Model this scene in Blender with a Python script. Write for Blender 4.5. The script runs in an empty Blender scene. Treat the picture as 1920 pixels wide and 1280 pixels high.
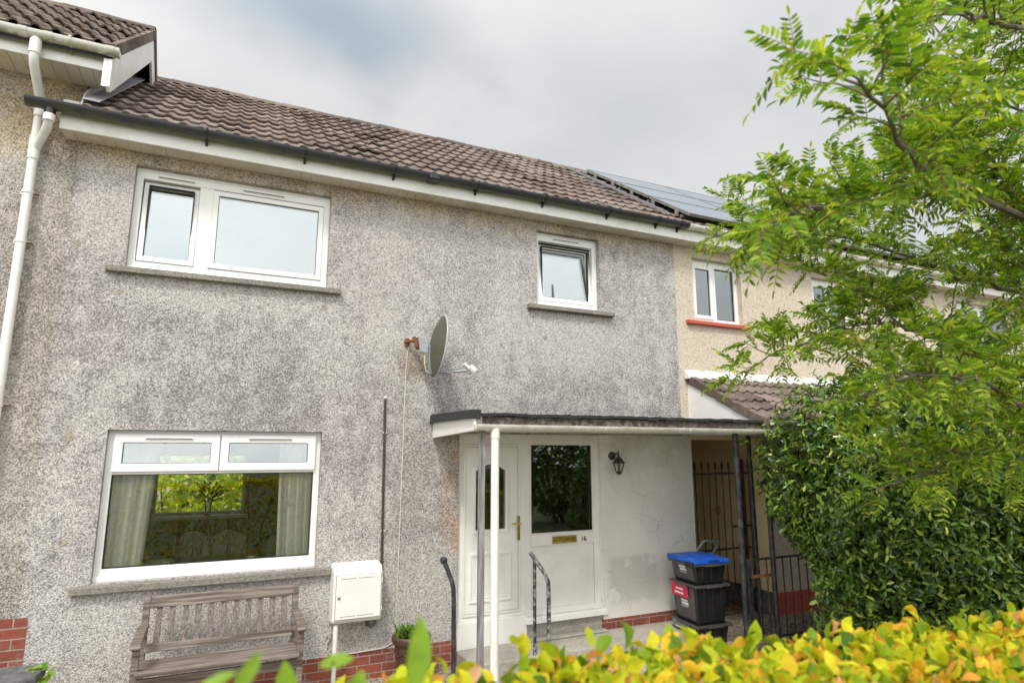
import bpy, math, random
import numpy as np
from mathutils import Vector, Matrix
R = math.radians
sc = bpy.context.scene
# ------------------------------------------------------------------ camera
cam_d = bpy.data.cameras.new('camera'); cam = bpy.data.objects.new('camera', cam_d)
sc.collection.objects.link(cam); sc.camera = cam
cam.location = (0, -6.3, 2.25)
cam.rotation_euler = (R(90 + 9.998), 0, R(-24.823))
cam_d.sensor_width = 36; cam_d.lens = 21.53; cam_d.clip_start = 0.05; cam_d.clip_end = 2000
cam_d.dof.use_dof = True; cam_d.dof.focus_distance = 6.6; cam_d.dof.aperture_fstop = 2.1
# ------------------------------------------------------------------ sky, sun
SUN_AZ, SUN_EL = 215.0, 52.0            # compass-like, 180 = towards -Y (behind the camera)
world = bpy.data.worlds.new("World"); sc.world = world; world.use_nodes = True
wn, wl = world.node_tree.nodes, world.node_tree.links
wn.clear()
def wnode(t, **k):
    n = wn.new(t)
    for a, b in k.items(): setattr(n, a, b)
    return n
sky = wnode('ShaderNodeTexSky', sky_type='NISHITA', sun_disc=False)
sky.sun_elevation = R(SUN_EL); sky.sun_rotation = R(SUN_AZ)
tc = wnode('ShaderNodeTexCoord')
sunv = Vector((math.sin(R(SUN_AZ)) * math.cos(R(SUN_EL)), math.cos(R(SUN_AZ)) * math.cos(R(SUN_EL)), math.sin(R(SUN_EL))))
dot = wnode('ShaderNodeVectorMath', operation='DOT_PRODUCT'); dot.inputs[1].default_value = sunv
wl.new(tc.outputs['Generated'], dot.inputs[0])
glow = wnode('ShaderNodeMapRange'); glow.interpolation_type = 'SMOOTHSTEP'
for i, v in ((1, -0.15), (2, 0.95), (3, 5.9), (4, 16.5)): glow.inputs[i].default_value = v
wl.new(dot.outputs['Value'], glow.inputs[0])
# cloud deck: project direction on a plane overhead
sep = wnode('ShaderNodeSeparateXYZ'); wl.new(tc.outputs['Generated'], sep.inputs[0])
zz = wnode('ShaderNodeMath', operation='MAXIMUM'); zz.inputs[1].default_value = 0.02; wl.new(sep.outputs[2], zz.inputs[0])
za = wnode('ShaderNodeMath', operation='ADD'); za.inputs[1].default_value = 0.25; wl.new(zz.outputs[0], za.inputs[0])
dv = wnode('ShaderNodeVectorMath', operation='DIVIDE'); wl.new(tc.outputs['Generated'], dv.inputs[0])
cz = wnode('ShaderNodeCombineXYZ')
for i in range(3): wl.new(za.outputs[0], cz.inputs[i])
wl.new(cz.outputs[0], dv.inputs[1])
nz = wnode('ShaderNodeTexNoise'); nz.inputs['Scale'].default_value = 1.9; nz.inputs['Detail'].default_value = 5; nz.inputs['Roughness'].default_value = .5
nz.inputs['Distortion'].default_value = .25
wl.new(dv.outputs[0], nz.inputs['Vector'])
rmp = wnode('ShaderNodeValToRGB')
e = rmp.color_ramp.elements
e[0].position = .3; e[0].color = (.80, .83, .855, 1)
e[1].position = .72; e[1].color = (1.06, 1.04, 1.01, 1)
m = e.new(.5); m.color = (.93, .928, .922, 1)
wl.new(nz.outputs['Fac'], rmp.inputs[0])
# one dark rain cloud up to the left of the roof ridge
d2 = wnode('ShaderNodeVectorMath', operation='DISTANCE'); d2.inputs[1].default_value = (.13, .985, .745)
mp = wnode('ShaderNodeVectorMath', operation='MULTIPLY'); mp.inputs[1].default_value = (0.5, 1.0, 1.0)
nadd = wnode('ShaderNodeVectorMath', operation='ADD')
sc2 = wnode('ShaderNodeVectorMath', operation='SCALE'); sc2.inputs['Scale'].default_value = .3
wl.new(nz.outputs['Color'], sc2.inputs[0]); wl.new(sc2.outputs[0], nadd.inputs[1]); wl.new(tc.outputs['Generated'], nadd.inputs[0])
wl.new(nadd.outputs[0], mp.inputs[0]); wl.new(mp.outputs[0], d2.inputs[0])
dk = wnode('ShaderNodeMapRange'); dk.interpolation_type = 'SMOOTHSTEP'
for i, v in ((1, .02), (2, .15), (3, .8), (4, 0.0)): dk.inputs[i].default_value = v
wl.new(d2.outputs['Value'], dk.inputs[0])
dmix = wnode('ShaderNodeMixRGB'); dmix.inputs[2].default_value = (.38, .49, .58, 1)
wl.new(dk.outputs[0], dmix.inputs[0]); wl.new(rmp.outputs[0], dmix.inputs[1])
clb = wnode('ShaderNodeVectorMath', operation='SCALE'); wl.new(dmix.outputs[0], clb.inputs[0]); wl.new(glow.outputs[0], clb.inputs['Scale'])
smix = wnode('ShaderNodeMixRGB'); smix.inputs[0].default_value = .93
wl.new(sky.outputs[0], smix.inputs[1]); wl.new(clb.outputs[0], smix.inputs[2])
bg = wnode('ShaderNodeBackground'); bg.inputs['Strength'].default_value = 0.12
wl.new(smix.outputs[0], bg.inputs['Color'])
wo = wnode('ShaderNodeOutputWorld'); wl.new(bg.outputs[0], wo.inputs[0])
sun_d = bpy.data.lights.new('sun', 'SUN'); sun = bpy.data.objects.new('sun', sun_d); sc.collection.objects.link(sun)
sun_d.energy = 2.2; sun_d.angle = R(11); sun_d.color = (1, .95, .87)
sun.rotation_euler = (-sunv).to_track_quat('-Z', 'Y').to_euler()
sc.view_settings.view_transform = 'Standard'; sc.view_settings.look = 'None'
sc.view_settings.exposure = 0.25; sc.view_settings.gamma = 1
sc.cycles.max_bounces = 7; sc.cycles.diffuse_bounces = 4; sc.cycles.transparent_max_bounces = 8
sc.cycles.caustics_reflective = False; sc.cycles.caustics_refractive = False
sc.cycles.sample_clamp_indirect = 6

# ------------------------------------------------------------------ materials
class Mat:
    """small node helper"""
    def __init__(s, name):
        s.m = bpy.data.materials.new(name); s.m.use_nodes = True
        s.n = s.m.node_tree.nodes; s.l = s.m.node_tree.links
        s.b = s.n['Principled BSDF']; s.out = s.n['Material Output']
        s.tc = s.n.new('ShaderNodeTexCoord'); s.geo = s.n.new('ShaderNodeNewGeometry')
        s.pos = s.geo.outputs['Position']
    def new(s, t, **k):
        n = s.n.new(t)
        for a, b in k.items(): setattr(n, a, b)
        return n
    def val(s, sock, v):
        if hasattr(v, 'is_linked'): s.l.new(v, sock)
        else: sock.default_value = v
    def noise(s, scale, detail=3, rough=.55, vec=None, dist=0):
        n = s.new('ShaderNodeTexNoise'); n.inputs['Scale'].default_value = scale; n.inputs['Detail'].default_value = detail
        n.inputs['Roughness'].default_value = rough; n.inputs['Distortion'].default_value = dist
        s.l.new(vec if vec is not None else s.pos, n.inputs['Vector']); return n
    def voro(s, scale, vec=None, feature='F1'):
        n = s.new('ShaderNodeTexVoronoi', feature=feature); n.inputs['Scale'].default_value = scale
        s.l.new(vec if vec is not None else s.pos, n.inputs['Vector']); return n
    def mul(s, vec, v):
        n = s.new('ShaderNodeVectorMath', operation='MULTIPLY'); s.l.new(vec, n.inputs[0]); n.inputs[1].default_value = v; return n.outputs[0]
    def ramp(s, fac, *st):
        n = s.new('ShaderNodeValToRGB'); el = n.color_ramp.elements
        while len(el) < len(st): el.new(.5)
        for e, (p, c) in zip(el, st):
            e.position = p; e.color = (c, c, c, 1) if not hasattr(c, '__len__') else (*c, 1)
        s.l.new(fac, n.inputs[0]); return n.outputs[0]
    def mix(s, fac, a, b, mode='MIX'):
        n = s.new('ShaderNodeMixRGB', blend_type=mode)
        for i, v in enumerate((fac, a, b)):
            if hasattr(v, 'is_linked'): s.l.new(v, n.inputs[i])
            elif hasattr(v, '__len__'): n.inputs[i].default_value = (*v, 1)
            else: n.inputs[i].default_value = v if i == 0 else (v, v, v, 1)
        return n.outputs[0]
    def math(s, op, a, b=0):
        n = s.new('ShaderNodeMath', operation=op); s.val(n.inputs[0], a); s.val(n.inputs[1], b); return n.outputs[0]
    def rng(s, v, a, b, c=0, d=1, smooth=True):
        n = s.new('ShaderNodeMapRange'); n.interpolation_type = 'SMOOTHSTEP' if smooth else 'LINEAR'
        s.l.new(v, n.inputs[0])
        for i, q in enumerate((a, b, c, d)): n.inputs[i + 1].default_value = q
        return n.outputs[0]
    def xyz(s, vec=None):
        n = s.new('ShaderNodeSeparateXYZ'); s.l.new(vec if vec is not None else s.pos, n.inputs[0]); return n.outputs
    def patch(s, x0, x1, z0, z1, soft, vec=None):
        """soft rectangle mask on the wall plane: a stain with its own place and shape"""
        o = s.xyz(vec)
        a = s.rng(o[0], x0 - soft, x0 + soft); b = s.rng(o[0], x1 - soft, x1 + soft, 1, 0)
        c = s.rng(o[2], z0 - soft, z0 + soft); d = s.rng(o[2], z1 - soft, z1 + soft, 1, 0)
        return s.math('MULTIPLY', s.math('MULTIPLY', a, b), s.math('MULTIPLY', c, d))
    def bump(s, h, strength=.5, dist=.01):
        n = s.new('ShaderNodeBump'); n.inputs['Strength'].default_value = strength; n.inputs['Distance'].default_value = dist
        s.l.new(h, n.inputs['Height']); s.l.new(n.outputs[0], s.b.inputs['Normal']); return n
    def set(s, col=None, rough=None, metal=None, spec=None):
        if col is not None:
            if hasattr(col, 'is_linked'): s.l.new(col, s.b.inputs['Base Color'])
            else: s.b.inputs['Base Color'].default_value = (*col, 1)
        if rough is not None: s.val(s.b.inputs['Roughness'], rough)
        if metal is not None: s.b.inputs['Metallic'].default_value = metal
        if spec is not None: s.b.inputs['Specular IOR Level'].default_value = spec
        return s

def plain(name, col, rough=.5, metal=0, var=.12, scale=9, dirt=None, dirt_amt=.35, bump=0, spec=.5):
    a = Mat(name)
    n = a.noise(scale, 5, .6)
    c = a.mix(a.rng(n.outputs['Fac'], .3, .7), tuple(x * (1 - var) for x in col), tuple(min(1, x * (1 + var * .6)) for x in col))
    if dirt:
        n2 = a.noise(scale * .35, 6, .68)
        c = a.mix(a.math('MULTIPLY', a.rng(n2.outputs['Fac'], .48, .72), dirt_amt), c, dirt)
    a.set(c, a.rng(n.outputs['Fac'], .2, .8, max(.02, rough - .08), min(1, rough + .08)), metal, spec)
    if bump: a.bump(n.outputs['Fac'], bump, .004)
    return a.m

def pebbledash(name, lo, mid, hi, main=False, cream=False):
    a = Mat(name)
    wob = a.noise(2.1, 4, .6)
    # stones
    v1 = a.voro(108); v2 = a.voro(170); nf = a.noise(190, 2, .6)
    r1 = a.new('ShaderNodeSeparateColor'); a.l.new(v1.outputs['Color'], r1.inputs[0])
    r2 = a.new('ShaderNodeSeparateColor'); a.l.new(v2.outputs['Color'], r2.inputs[0])
    f = a.math('ADD', a.math('MULTIPLY', r1.outputs[0], .55), a.math('MULTIPLY', r2.outputs[1], .45))
    f = a.math('ADD', f, a.math('MULTIPLY', a.math('SUBTRACT', nf.outputs['Fac'], .5), .3))
    # weathering: large clouds and rain streaks
    big = a.noise(.75, 5, .62)
    streak = a.noise(1.0, 4, .6, vec=a.mul(a.pos, (3.2, 3.2, .6)))
    st = a.math('ADD', a.math('MULTIPLY', big.outputs['Fac'], .62), a.math('MULTIPLY', streak.outputs['Fac'], .38))
    mid_n = a.noise(6, 4, .65)
    st = a.math('ADD', st, a.math('MULTIPLY', a.math('SUBTRACT', mid_n.outputs['Fac'], .5), .42))
    stain = a.rng(st, .40, .62, 1, 0)
    if main:
        cl = a.patch(-1.0, .95, 3.52, 3.84, .14)
        for p in ((3.15, 4.3, 3.2, 3.88, .16), (-2.5, 2.4, -.2, 1.15, .3), (1.0, 3.4, 3.7, 4.9, .35), (-1.4, -.9, 4.2, 4.95, .2)):
            q = a.patch(*p); cl = a.math('MAXIMUM', cl, q if p[0] != 1.0 else a.math('MULTIPLY', q, .5))
        cl = a.math('MULTIPLY', cl, a.rng(wob.outputs['Fac'], .3, .55, .45, 1))
        dkp = a.patch(-.9, 1.2, 2.3, 3.35, .45)
        stain = a.math('ADD', stain, a.math('MULTIPLY', dkp, .4))
        stain = a.math('MULTIPLY', stain, a.math('SUBTRACT', 1, a.math('MULTIPLY', cl, .9)))
    f = a.math('SUBTRACT', f, a.math('MULTIPLY', stain, .23 if not cream else .05))
    c = a.ramp(f, (.06, tuple(x * .5 for x in lo)), (.26, lo), (.5, mid), (.82, hi))
    # tint: mauve grey in places, warm lichen under the eaves
    tn = a.noise(.5, 3, .5)
    c = a.mix(a.math('MULTIPLY', a.rng(tn.outputs['Fac'], .42, .62), .5), c, a.mix(1, c, (.98, .93, .945), 'MULTIPLY'))
    o = a.xyz()
    if not cream:
        eav = a.math('MULTIPLY', a.rng(o[2], 4.66, 5.0), a.rng(a.noise(3.2, 5, .65).outputs['Fac'], .32, .6, .35, 1))
        c = a.mix(a.math('MULTIPLY', eav, .75), c, a.mix(1, c, (1.05, .86, .52), 'MULTIPLY'))
    if main:
        oc = a.math('MULTIPLY', a.patch(2.12, 2.4, 1.2, 2.4, .1), a.rng(a.noise(5, 5, .7).outputs['Fac'], .4, .62))
        c = a.mix(a.math('MULTIPLY', oc, .6), c, a.mix(1, c, (1.3, .85, .42), 'MULTIPLY'))
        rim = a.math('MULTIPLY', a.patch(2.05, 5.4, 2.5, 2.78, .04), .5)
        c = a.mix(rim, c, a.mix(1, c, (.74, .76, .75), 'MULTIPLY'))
        ru = a.math('MULTIPLY', a.patch(1.62, 1.98, 3.0, 3.32, .09), .6)
        c = a.mix(ru, c, a.mix(1, c, (.8, .62, .45), 'MULTIPLY'))
    a.set(c, .95, spec=.15)
    hgt = a.math('SUBTRACT', a.math('MULTIPLY', v1.outputs['Distance'], -1.0), a.math('MULTIPLY', v2.outputs['Distance'], .5))
    a.bump(hgt, .6 if not cream else .45, .012)
    return a.m

def brick(name, c1, c2, mortar, painted=False):
    a = Mat(name)
    o = a.xyz(); cb = a.new('ShaderNodeCombineXYZ')
    a.l.new(a.math('ADD', o[0], o[1]), cb.inputs[0]); a.l.new(a.math('ADD', o[2], .012), cb.inputs[1])
    t = a.new('ShaderNodeTexBrick'); a.l.new(cb.outputs[0], t.inputs['Vector'])
    t.inputs['Scale'].default_value = 1; t.inputs['Brick Width'].default_value = .235; t.inputs['Row Height'].default_value = .08
    t.inputs['Mortar Size'].default_value = .006; t.inputs['Mortar Smooth'].default_value = .3; t.inputs['Bias'].default_value = 0
    t.inputs['Color1'].default_value = (*c1, 1); t.inputs['Color2'].default_value = (*c2, 1); t.inputs['Mortar'].default_value = (*mortar, 1)
    n = a.noise(22, 5, .65)
    c = a.mix(.55, t.outputs['Color'], a.ramp(n.outputs['Fac'], (.3, .35), (.7, .75)), 'OVERLAY')
    if not painted:
        n2 = a.noise(4, 5, .7); c = a.mix(a.math('MULTIPLY', a.rng(n2.outputs['Fac'], .55, .75), .5), c, (.42, .38, .36))
    a.set(c, .85, spec=.25)
    h = a.math('ADD', a.math('MULTIPLY', t.outputs['Fac'], -1), a.math('MULTIPLY', n.outputs['Fac'], .35))
    a.bump(h, .7, .008); return a.m

def tile_mat(name, lo, hi, moss=(.2, .13, .05)):
    a = Mat(name)
    o = a.xyz(); cb = a.new('ShaderNodeCombineXYZ')
    a.l.new(a.math('FLOOR', a.math('DIVIDE', o[0], .3)), cb.inputs[0])
    a.l.new(a.math('FLOOR', a.math('DIVIDE', o[2], .1963)), cb.inputs[1])
    w = a.new('ShaderNodeTexWhiteNoise', noise_dimensions='2D'); a.l.new(cb.outputs[0], w.inputs['Vector'])
    n = a.noise(14, 6, .7); n2 = a.noise(70, 3, .6); n3 = a.noise(1.6, 5, .65)
    f = a.math('ADD', a.math('MULTIPLY', w.outputs['Value'], .33), a.math('MULTIPLY', n.outputs['Fac'], .67))
    c = a.mix(a.rng(f, .3, .75), lo, hi)
    c = a.mix(a.math('MULTIPLY', a.rng(n2.outputs['Fac'], .58, .75), .45), c, tuple(min(1, x * 1.8) for x in hi))
    c = a.mix(a.math('MULTIPLY', a.rng(n3.outputs['Fac'], .6, .75), .5), c, moss)
    a.set(c, .9, spec=.2); a.bump(a.math('ADD', n.outputs['Fac'], n2.outputs['Fac']), .5, .006); return a.m

def wood_mat(name, lo, hi, vec_scale=(2, 40, 40)):
    a = Mat(name)
    ob = a.tc.outputs['Object']
    n = a.noise(1, 6, .65, vec=a.mul(ob, vec_scale)); n2 = a.noise(5, 4, .6, vec=ob)
    c = a.ramp(n.outputs['Fac'], (.28, tuple(x * .55 for x in lo)), (.45, lo), (.7, hi))
    c = a.mix(a.math('MULTIPLY', a.rng(n2.outputs['Fac'], .5, .7), .35), c, (.2, .14, .12))
    a.set(c, .85, spec=.2); a.bump(n.outputs['Fac'], .5, .004); return a.m

def streaky(name, col, dirt, amt=.6, rough=.45, z0=None, z1=None, scale=5, lo=.42, hi=.68):
    """plastic with algae or soot on it"""
    a = Mat(name)
    n = a.noise(scale, 6, .68); n2 = a.noise(scale * 6, 3, .6)
    m = a.rng(n.outputs['Fac'], lo, hi)
    if z0 is not None: m = a.math('MULTIPLY', m, a.rng(a.xyz()[2], z0, z1, 1, 0))
    m = a.math('MULTIPLY', m, a.rng(n2.outputs['Fac'], .25, .6, .5, 1))
    a.set(a.mix(a.math('MULTIPLY', m, amt), col, dirt), rough); return a.m

def leaf_mat(name, stops, trans=.35, rough=.45, spec=.4, blotch=None):
    a = Mat(name)
    rnd = a.geo.outputs['Random Per Island']
    c = a.ramp(rnd, *stops)
    n = a.noise(60, 3, .6)
    if blotch: c = a.mix(a.math('MULTIPLY', a.rng(a.noise(22, 4, .6).outputs['Fac'], .52, .68), .5), c, blotch)
    if blotch: c = a.mix(a.math('MULTIPLY', a.rng(a.noise(48, 3, .7).outputs['Fac'], .62, .7), .6), c, (.2, .09, .03))
    c = a.mix(.35, c, a.ramp(n.outputs['Fac'], (.3, .3), (.7, .7)), 'OVERLAY')
    a.set(c, rough, spec=spec)
    t = a.new('ShaderNodeBsdfTranslucent'); a.l.new(a.mix(1, c, (1.15, 1.1, .7), 'MULTIPLY'), t.inputs[0])
    ms = a.new('ShaderNodeMixShader'); ms.inputs[0].default_value = trans
    a.l.new(a.b.outputs[0], ms.inputs[1]); a.l.new(t.outputs[0], ms.inputs[2]); a.l.new(ms.outputs[0], a.out.inputs[0])
    return a.m

def glass_mat(name, refl=.3, tint=(.97, .975, .965), wav=.004):
    a = Mat(name)
    g = a.new('ShaderNodeBsdfGlossy'); g.inputs['Roughness'].default_value = 0.0; g.inputs['Color'].default_value = (.90, .97, .98, 1)
    t = a.new('ShaderNodeBsdfTransparent'); t.inputs['Color'].default_value = (*tint, 1)
    fr = a.new('ShaderNodeFresnel'); fr.inputs['IOR'].default_value = 1.5
    f = a.math('ADD', fr.outputs[0], refl)
    n = a.noise(1.3, 2, .5); b = a.new('ShaderNodeBump'); b.inputs['Strength'].default_value = .12; b.inputs['Distance'].default_value = wav
    a.l.new(n.outputs['Fac'], b.inputs['Height']); a.l.new(b.outputs[0], g.inputs['Normal'])
    ms = a.new('ShaderNodeMixShader'); a.l.new(f, ms.inputs[0]); a.l.new(t.outputs[0], ms.inputs[1]); a.l.new(g.outputs[0], ms.inputs[2])
    a.l.new(ms.outputs[0], a.out.inputs[0]); return a.m

def render_wall():
    """white painted smooth render with hairline cracks and a patch"""
    a = Mat('white_render')
    n = a.noise(1.6, 5, .6); n2 = a.noise(40, 4, .6)
    v = a.voro(3.1, vec=a.noise(3, 4, .6).outputs['Color'], feature='DISTANCE_TO_EDGE')
    wv = a.new('ShaderNodeVectorMath', operation='ADD'); a.l.new(a.pos, wv.inputs[0])
    s = a.new('ShaderNodeVectorMath', operation='SCALE'); s.inputs['Scale'].default_value = .22; a.l.new(a.noise(4.5, 5, .65).outputs['Color'], s.inputs[0]); a.l.new(s.outputs[0], wv.inputs[1])
    v = a.voro(4.2, vec=wv.outputs[0], feature='DISTANCE_TO_EDGE')
    crack = a.math('MULTIPLY', a.rng(v.outputs['Distance'], .003, .02, 1, 0), a.rng(a.noise(1.5, 3, .5).outputs['Fac'], .44, .54))
    c = a.mix(a.rng(n.outputs['Fac'], .35, .7), (.74, .72, .68), (.82, .81, .78))
    c = a.mix(a.math('MULTIPLY', crack, .42), c, (.3, .28, .25))
    # scuffed grey repair patch low down
    p = a.patch(4.16, 4.83, .5, 1.0, .05); p = a.math('MULTIPLY', p, a.rng(a.noise(2.3, 4, .6).outputs['Fac'], .42, .47))
    c = a.mix(a.math('MULTIPLY', p, .55), c, (.5, .5, .48))
    gr = a.math('MULTIPLY', a.patch(4.0, 5.5, 2.05, 2.5, .2), a.rng(a.noise(3, 4, .6).outputs['Fac'], .35, .6))
    c = a.mix(a.math('MULTIPLY', gr, .4), c, (.52, .47, .3))
    a.set(c, .85, spec=.2)
    a.bump(a.math('ADD', a.math('MULTIPLY', n2.outputs['Fac'], .5), a.math('MULTIPLY', crack, -1)), .4, .006); return a.m

def ground_mat(name, c1, c2, scale, bump=.5):
    a = Mat(name); v = a.voro(scale); n = a.noise(2, 5, .6)
    r = a.new('ShaderNodeSeparateColor'); a.l.new(v.outputs['Color'], r.inputs[0])
    c = a.mix(r.outputs[0], c1, c2); c = a.mix(.4, c, a.ramp(n.outputs['Fac'], (.3, .3), (.7, .7)), 'OVERLAY')
    a.set(c, .95, spec=.2); a.bump(a.math('MULTIPLY', v.outputs['Distance'], -1), bump, .02); return a.m

M_PEB = pebbledash('grey_pebbledash', (.33, .312, .30), (.51, .49, .474), (.725, .705, .68), main=True)
M_PEB2 = pebbledash('old_pebbledash', (.31, .285, .26), (.49, .46, .42), (.69, .655, .60))
M_CREAM = pebbledash('cream_roughcast', (.50, .43, .33), (.64, .56, .45), (.72, .66, .56), cream=True)
M_BRICK = brick('red_brick', (.28, .075, .045), (.2, .06, .05), (.3, .26, .22))
M_REDB = brick('red_painted_brick', (.5, .10, .075), (.45, .09, .07), (.38, .085, .07), painted=True)
M_TILE = tile_mat('concrete_tile', (.10, .075, .063), (.245, .195, .17))
M_TILE2 = tile_mat('old_concrete_tile', (.09, .07, .058), (.22, .18, .15), moss=(.2, .10, .03))
M_PVC = plain('white_upvc', (.82, .82, .80), .3, var=.03, scale=3)
M_PVCD = plain('dull_upvc', (.82, .81, .78), .35, var=.05, scale=3, dirt=(.5, .48, .4), dirt_amt=.3)
M_FASC = streaky('white_fascia', (.82, .82, .80), (.45, .47, .25), .35, .35, scale=2.5)
M_SOFF = streaky('soffit_board', (.74, .71, .62), (.45, .38, .2), .5, .5, scale=3)
M_BGUT = streaky('black_gutter', (.035, .038, .043), (.12, .13, .04), .6, .33, 5.09, 5.15, scale=5, lo=.36, hi=.56)
M_FLAKE = streaky('flaking_brown_paint', (.05, .032, .028), (.4, .37, .33), .5, .6, scale=22)
M_BLK = plain('black_plastic', (.018, .019, .021), .35, var=.2, scale=12)
M_WGUT = streaky('mossy_white_gutter', (.74, .73, .69), (.17, .17, .03), 1.0, .4, 5.625, 5.705, scale=6, lo=.3, hi=.5)
M_WGUT2 = streaky('weathered_white_gutter', (.76, .74, .69), (.36, .33, .2), .5, .45, scale=7)
M_DPIPE = plain('white_downpipe', (.80, .79, .76), .35, var=.05, dirt=(.35, .34, .2), dirt_amt=.35, scale=4)
M_SILL = ground_mat('weathered_concrete', (.17, .155, .13), (.3, .28, .25), 90, .4)
M_CONC = ground_mat('path_concrete', (.34, .32, .28), (.46, .43, .38), 60, .3)
M_GRAV = ground_mat('gravel', (.14, .1, .07), (.5, .44, .36), 48, 1.0)
M_RED = plain('red_sill_paint', (.47, .085, .05), .5, var=.12)
M_RUBB = plain('rubber_seal', (.02, .02, .02), .6)
M_VENT = plain('vent_slot', (.14, .14, .13), .6)
M_GLASS = glass_mat('window_glass', .26)
M_GLASSL = glass_mat('clear_glass', .06)
M_BRASS = plain('brass', (.55, .40, .1), .28, 1, var=.05, scale=8)
M_IRON = streaky('black_painted_iron', (.016, .018, .024), (.2, .19, .18), .35, .4, scale=14)
M_CHIP = streaky('chipped_black_paint', (.016, .019, .028), (.55, .55, .54), .75, .4, scale=18)
M_RUSTI = streaky('rusting_iron', (.02, .016, .014), (.22, .07, .02), .8, .6, scale=9)
M_RUST = plain('rust', (.2, .075, .03), .85, var=.4, scale=40)
M_LEAD = plain('lead_flashing', (.36, .36, .38), .55, var=.2, scale=8, dirt=(.5, .5, .5))
M_FELT = plain('roof_felt', (.03, .031, .03), .95, var=.4, scale=40, bump=.5)
M_BARK = plain('rowan_bark', (.14, .115, .085), .85, var=.45, scale=30, dirt=(.22, .2, .09), dirt_amt=.6, bump=.6)
M_TWIG = plain('twig', (.10, .06, .045), .8, var=.3, scale=30)
M_STALK = plain('red_leaf_stalk', (.28, .12, .04), .6, var=.3, scale=30)
M_WOOD = wood_mat('silvered_teak', (.13, .105, .09), (.34, .30, .27))
M_WOODV = wood_mat('silvered_teak_upright', (.13, .105, .092), (.33, .295, .27), (95, 95, 2.5))
M_WOODR = wood_mat('peeling_timber', (.20, .19, .195), (.42, .41, .42), (40, 40, 3))
M_GALV = plain('galvanised_steel', (.30, .33, .34), .45, .6, var=.15, scale=20)
M_RENDER = render_wall()
M_TAN = plain('tan_paint', (.90, .73, .41), .75, var=.1, scale=2, dirt=(.4, .3, .15))
M_TERRA = plain('brown_pot', (.075, .037, .026), .55, var=.25, scale=10)
M_SOIL = plain('soil', (.03, .022, .015), .95, var=.4, scale=50, bump=.8)
M_SOLAR = None
def solar():
    a = Mat('solar_glass'); a.set((.13, .17, .21), .2, spec=.6)
    return a.m
M_SOLAR = solar()
M_ALU = plain('panel_frame', (.27, .26, .24), .45, .5, var=.25, scale=10)
M_BLUE = plain('blue_lid', (.012, .10, .55), .35, var=.12, scale=6)
M_BOX = plain('black_box_plastic', (.016, .016, .017), .33, var=.2, scale=6)
M_BOXG = plain('grey_box_plastic', (.075, .072, .07), .4, var=.15, scale=6)
M_MAG = plain('crimson_flap', (.62, .02, .075), .4, var=.08, scale=6)
M_FLAP = plain('grey_flap', (.22, .22, .225), .4, var=.1)
M_PRINT = plain('white_print', (.72, .72, .72), .5, var=.05)
M_CURT = plain('sage_curtain', (.90, .90, .80), .9, var=.06, scale=12)
M_CHAIR = plain('chair_wood', (.24, .21, .15), .3, var=.2, scale=10)
M_DARKW = plain('dark_wood', (.05, .03, .02), .4, var=.3, scale=10)
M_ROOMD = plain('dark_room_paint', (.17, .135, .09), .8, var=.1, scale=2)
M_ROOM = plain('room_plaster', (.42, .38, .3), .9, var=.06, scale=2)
M_PLASTW = plain('white_plastic', (.80, .80, .78), .35, var=.03, scale=4)
M_METER = plain('meter_box_white', (.80, .79, .76), .4, var=.04, scale=5, dirt=(.6, .57, .48), dirt_amt=.3)
M_DISHB = streaky('green_stained_dish', (.085, .085, .07), (.06, .065, .015), .8, .6, scale=7)
M_DISHF = plain('dish_rim', (.42, .43, .42), .5, var=.1)
M_CORD = plain('cream_cable', (.66, .62, .54), .5, var=.1)
M_COND = plain('brown_conduit', (.06, .035, .032), .5, var=.2)
M_STONE = plain('grey_stone', (.13, .13, .13), .9, var=.35, scale=14, bump=.5, dirt=(.3, .3, .28), dirt_amt=.4)
M_MORT = plain('mortar_patch', (.34, .30, .22), .95, var=.45, scale=40, bump=.6)
L_ROWAN = leaf_mat('rowan_leaf', ((0, (.07, .16, .02)), (.4, (.17, .33, .02)), (.75, (.33, .50, .025)), (1, (.52, .60, .05))), .48)
L_BUSH = leaf_mat('glossy_evergreen_leaf', ((0, (.022, .05, .01)), (.4, (.055, .125, .015)), (.7, (.13, .24, .025)), (.9, (.24, .36, .04)), (1, (.42, .45, .08))), .22, .22, .6)
L_HEDGE = leaf_mat('beech_leaf', ((0, (.06, .14, .015)), (.2, (.2, .33, .015)), (.45, (.46, .56, .02)), (.8, (.68, .62, .025)), (.91, (.72, .42, .03)), (.97, (.68, .28, .06)), (1, (.74, .46, .28))), .42, .65, .25, blotch=(.72, .36, .03))
L_GREEN = leaf_mat('fresh_green_leaf', ((0, (.12, .28, .02)), (1, (.3, .45, .04))), .45, .45)
L_GOLD = leaf_mat('golden_privet_leaf', ((0, (.3, .5, .02)), (.6, (.6, .72, .04)), (1, (.85, .8, .06))), .5, .5)
L_GRASS = leaf_mat('grass_blade', ((0, (.08, .2, .02)), (1, (.25, .4, .06))), .35, .5)

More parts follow.
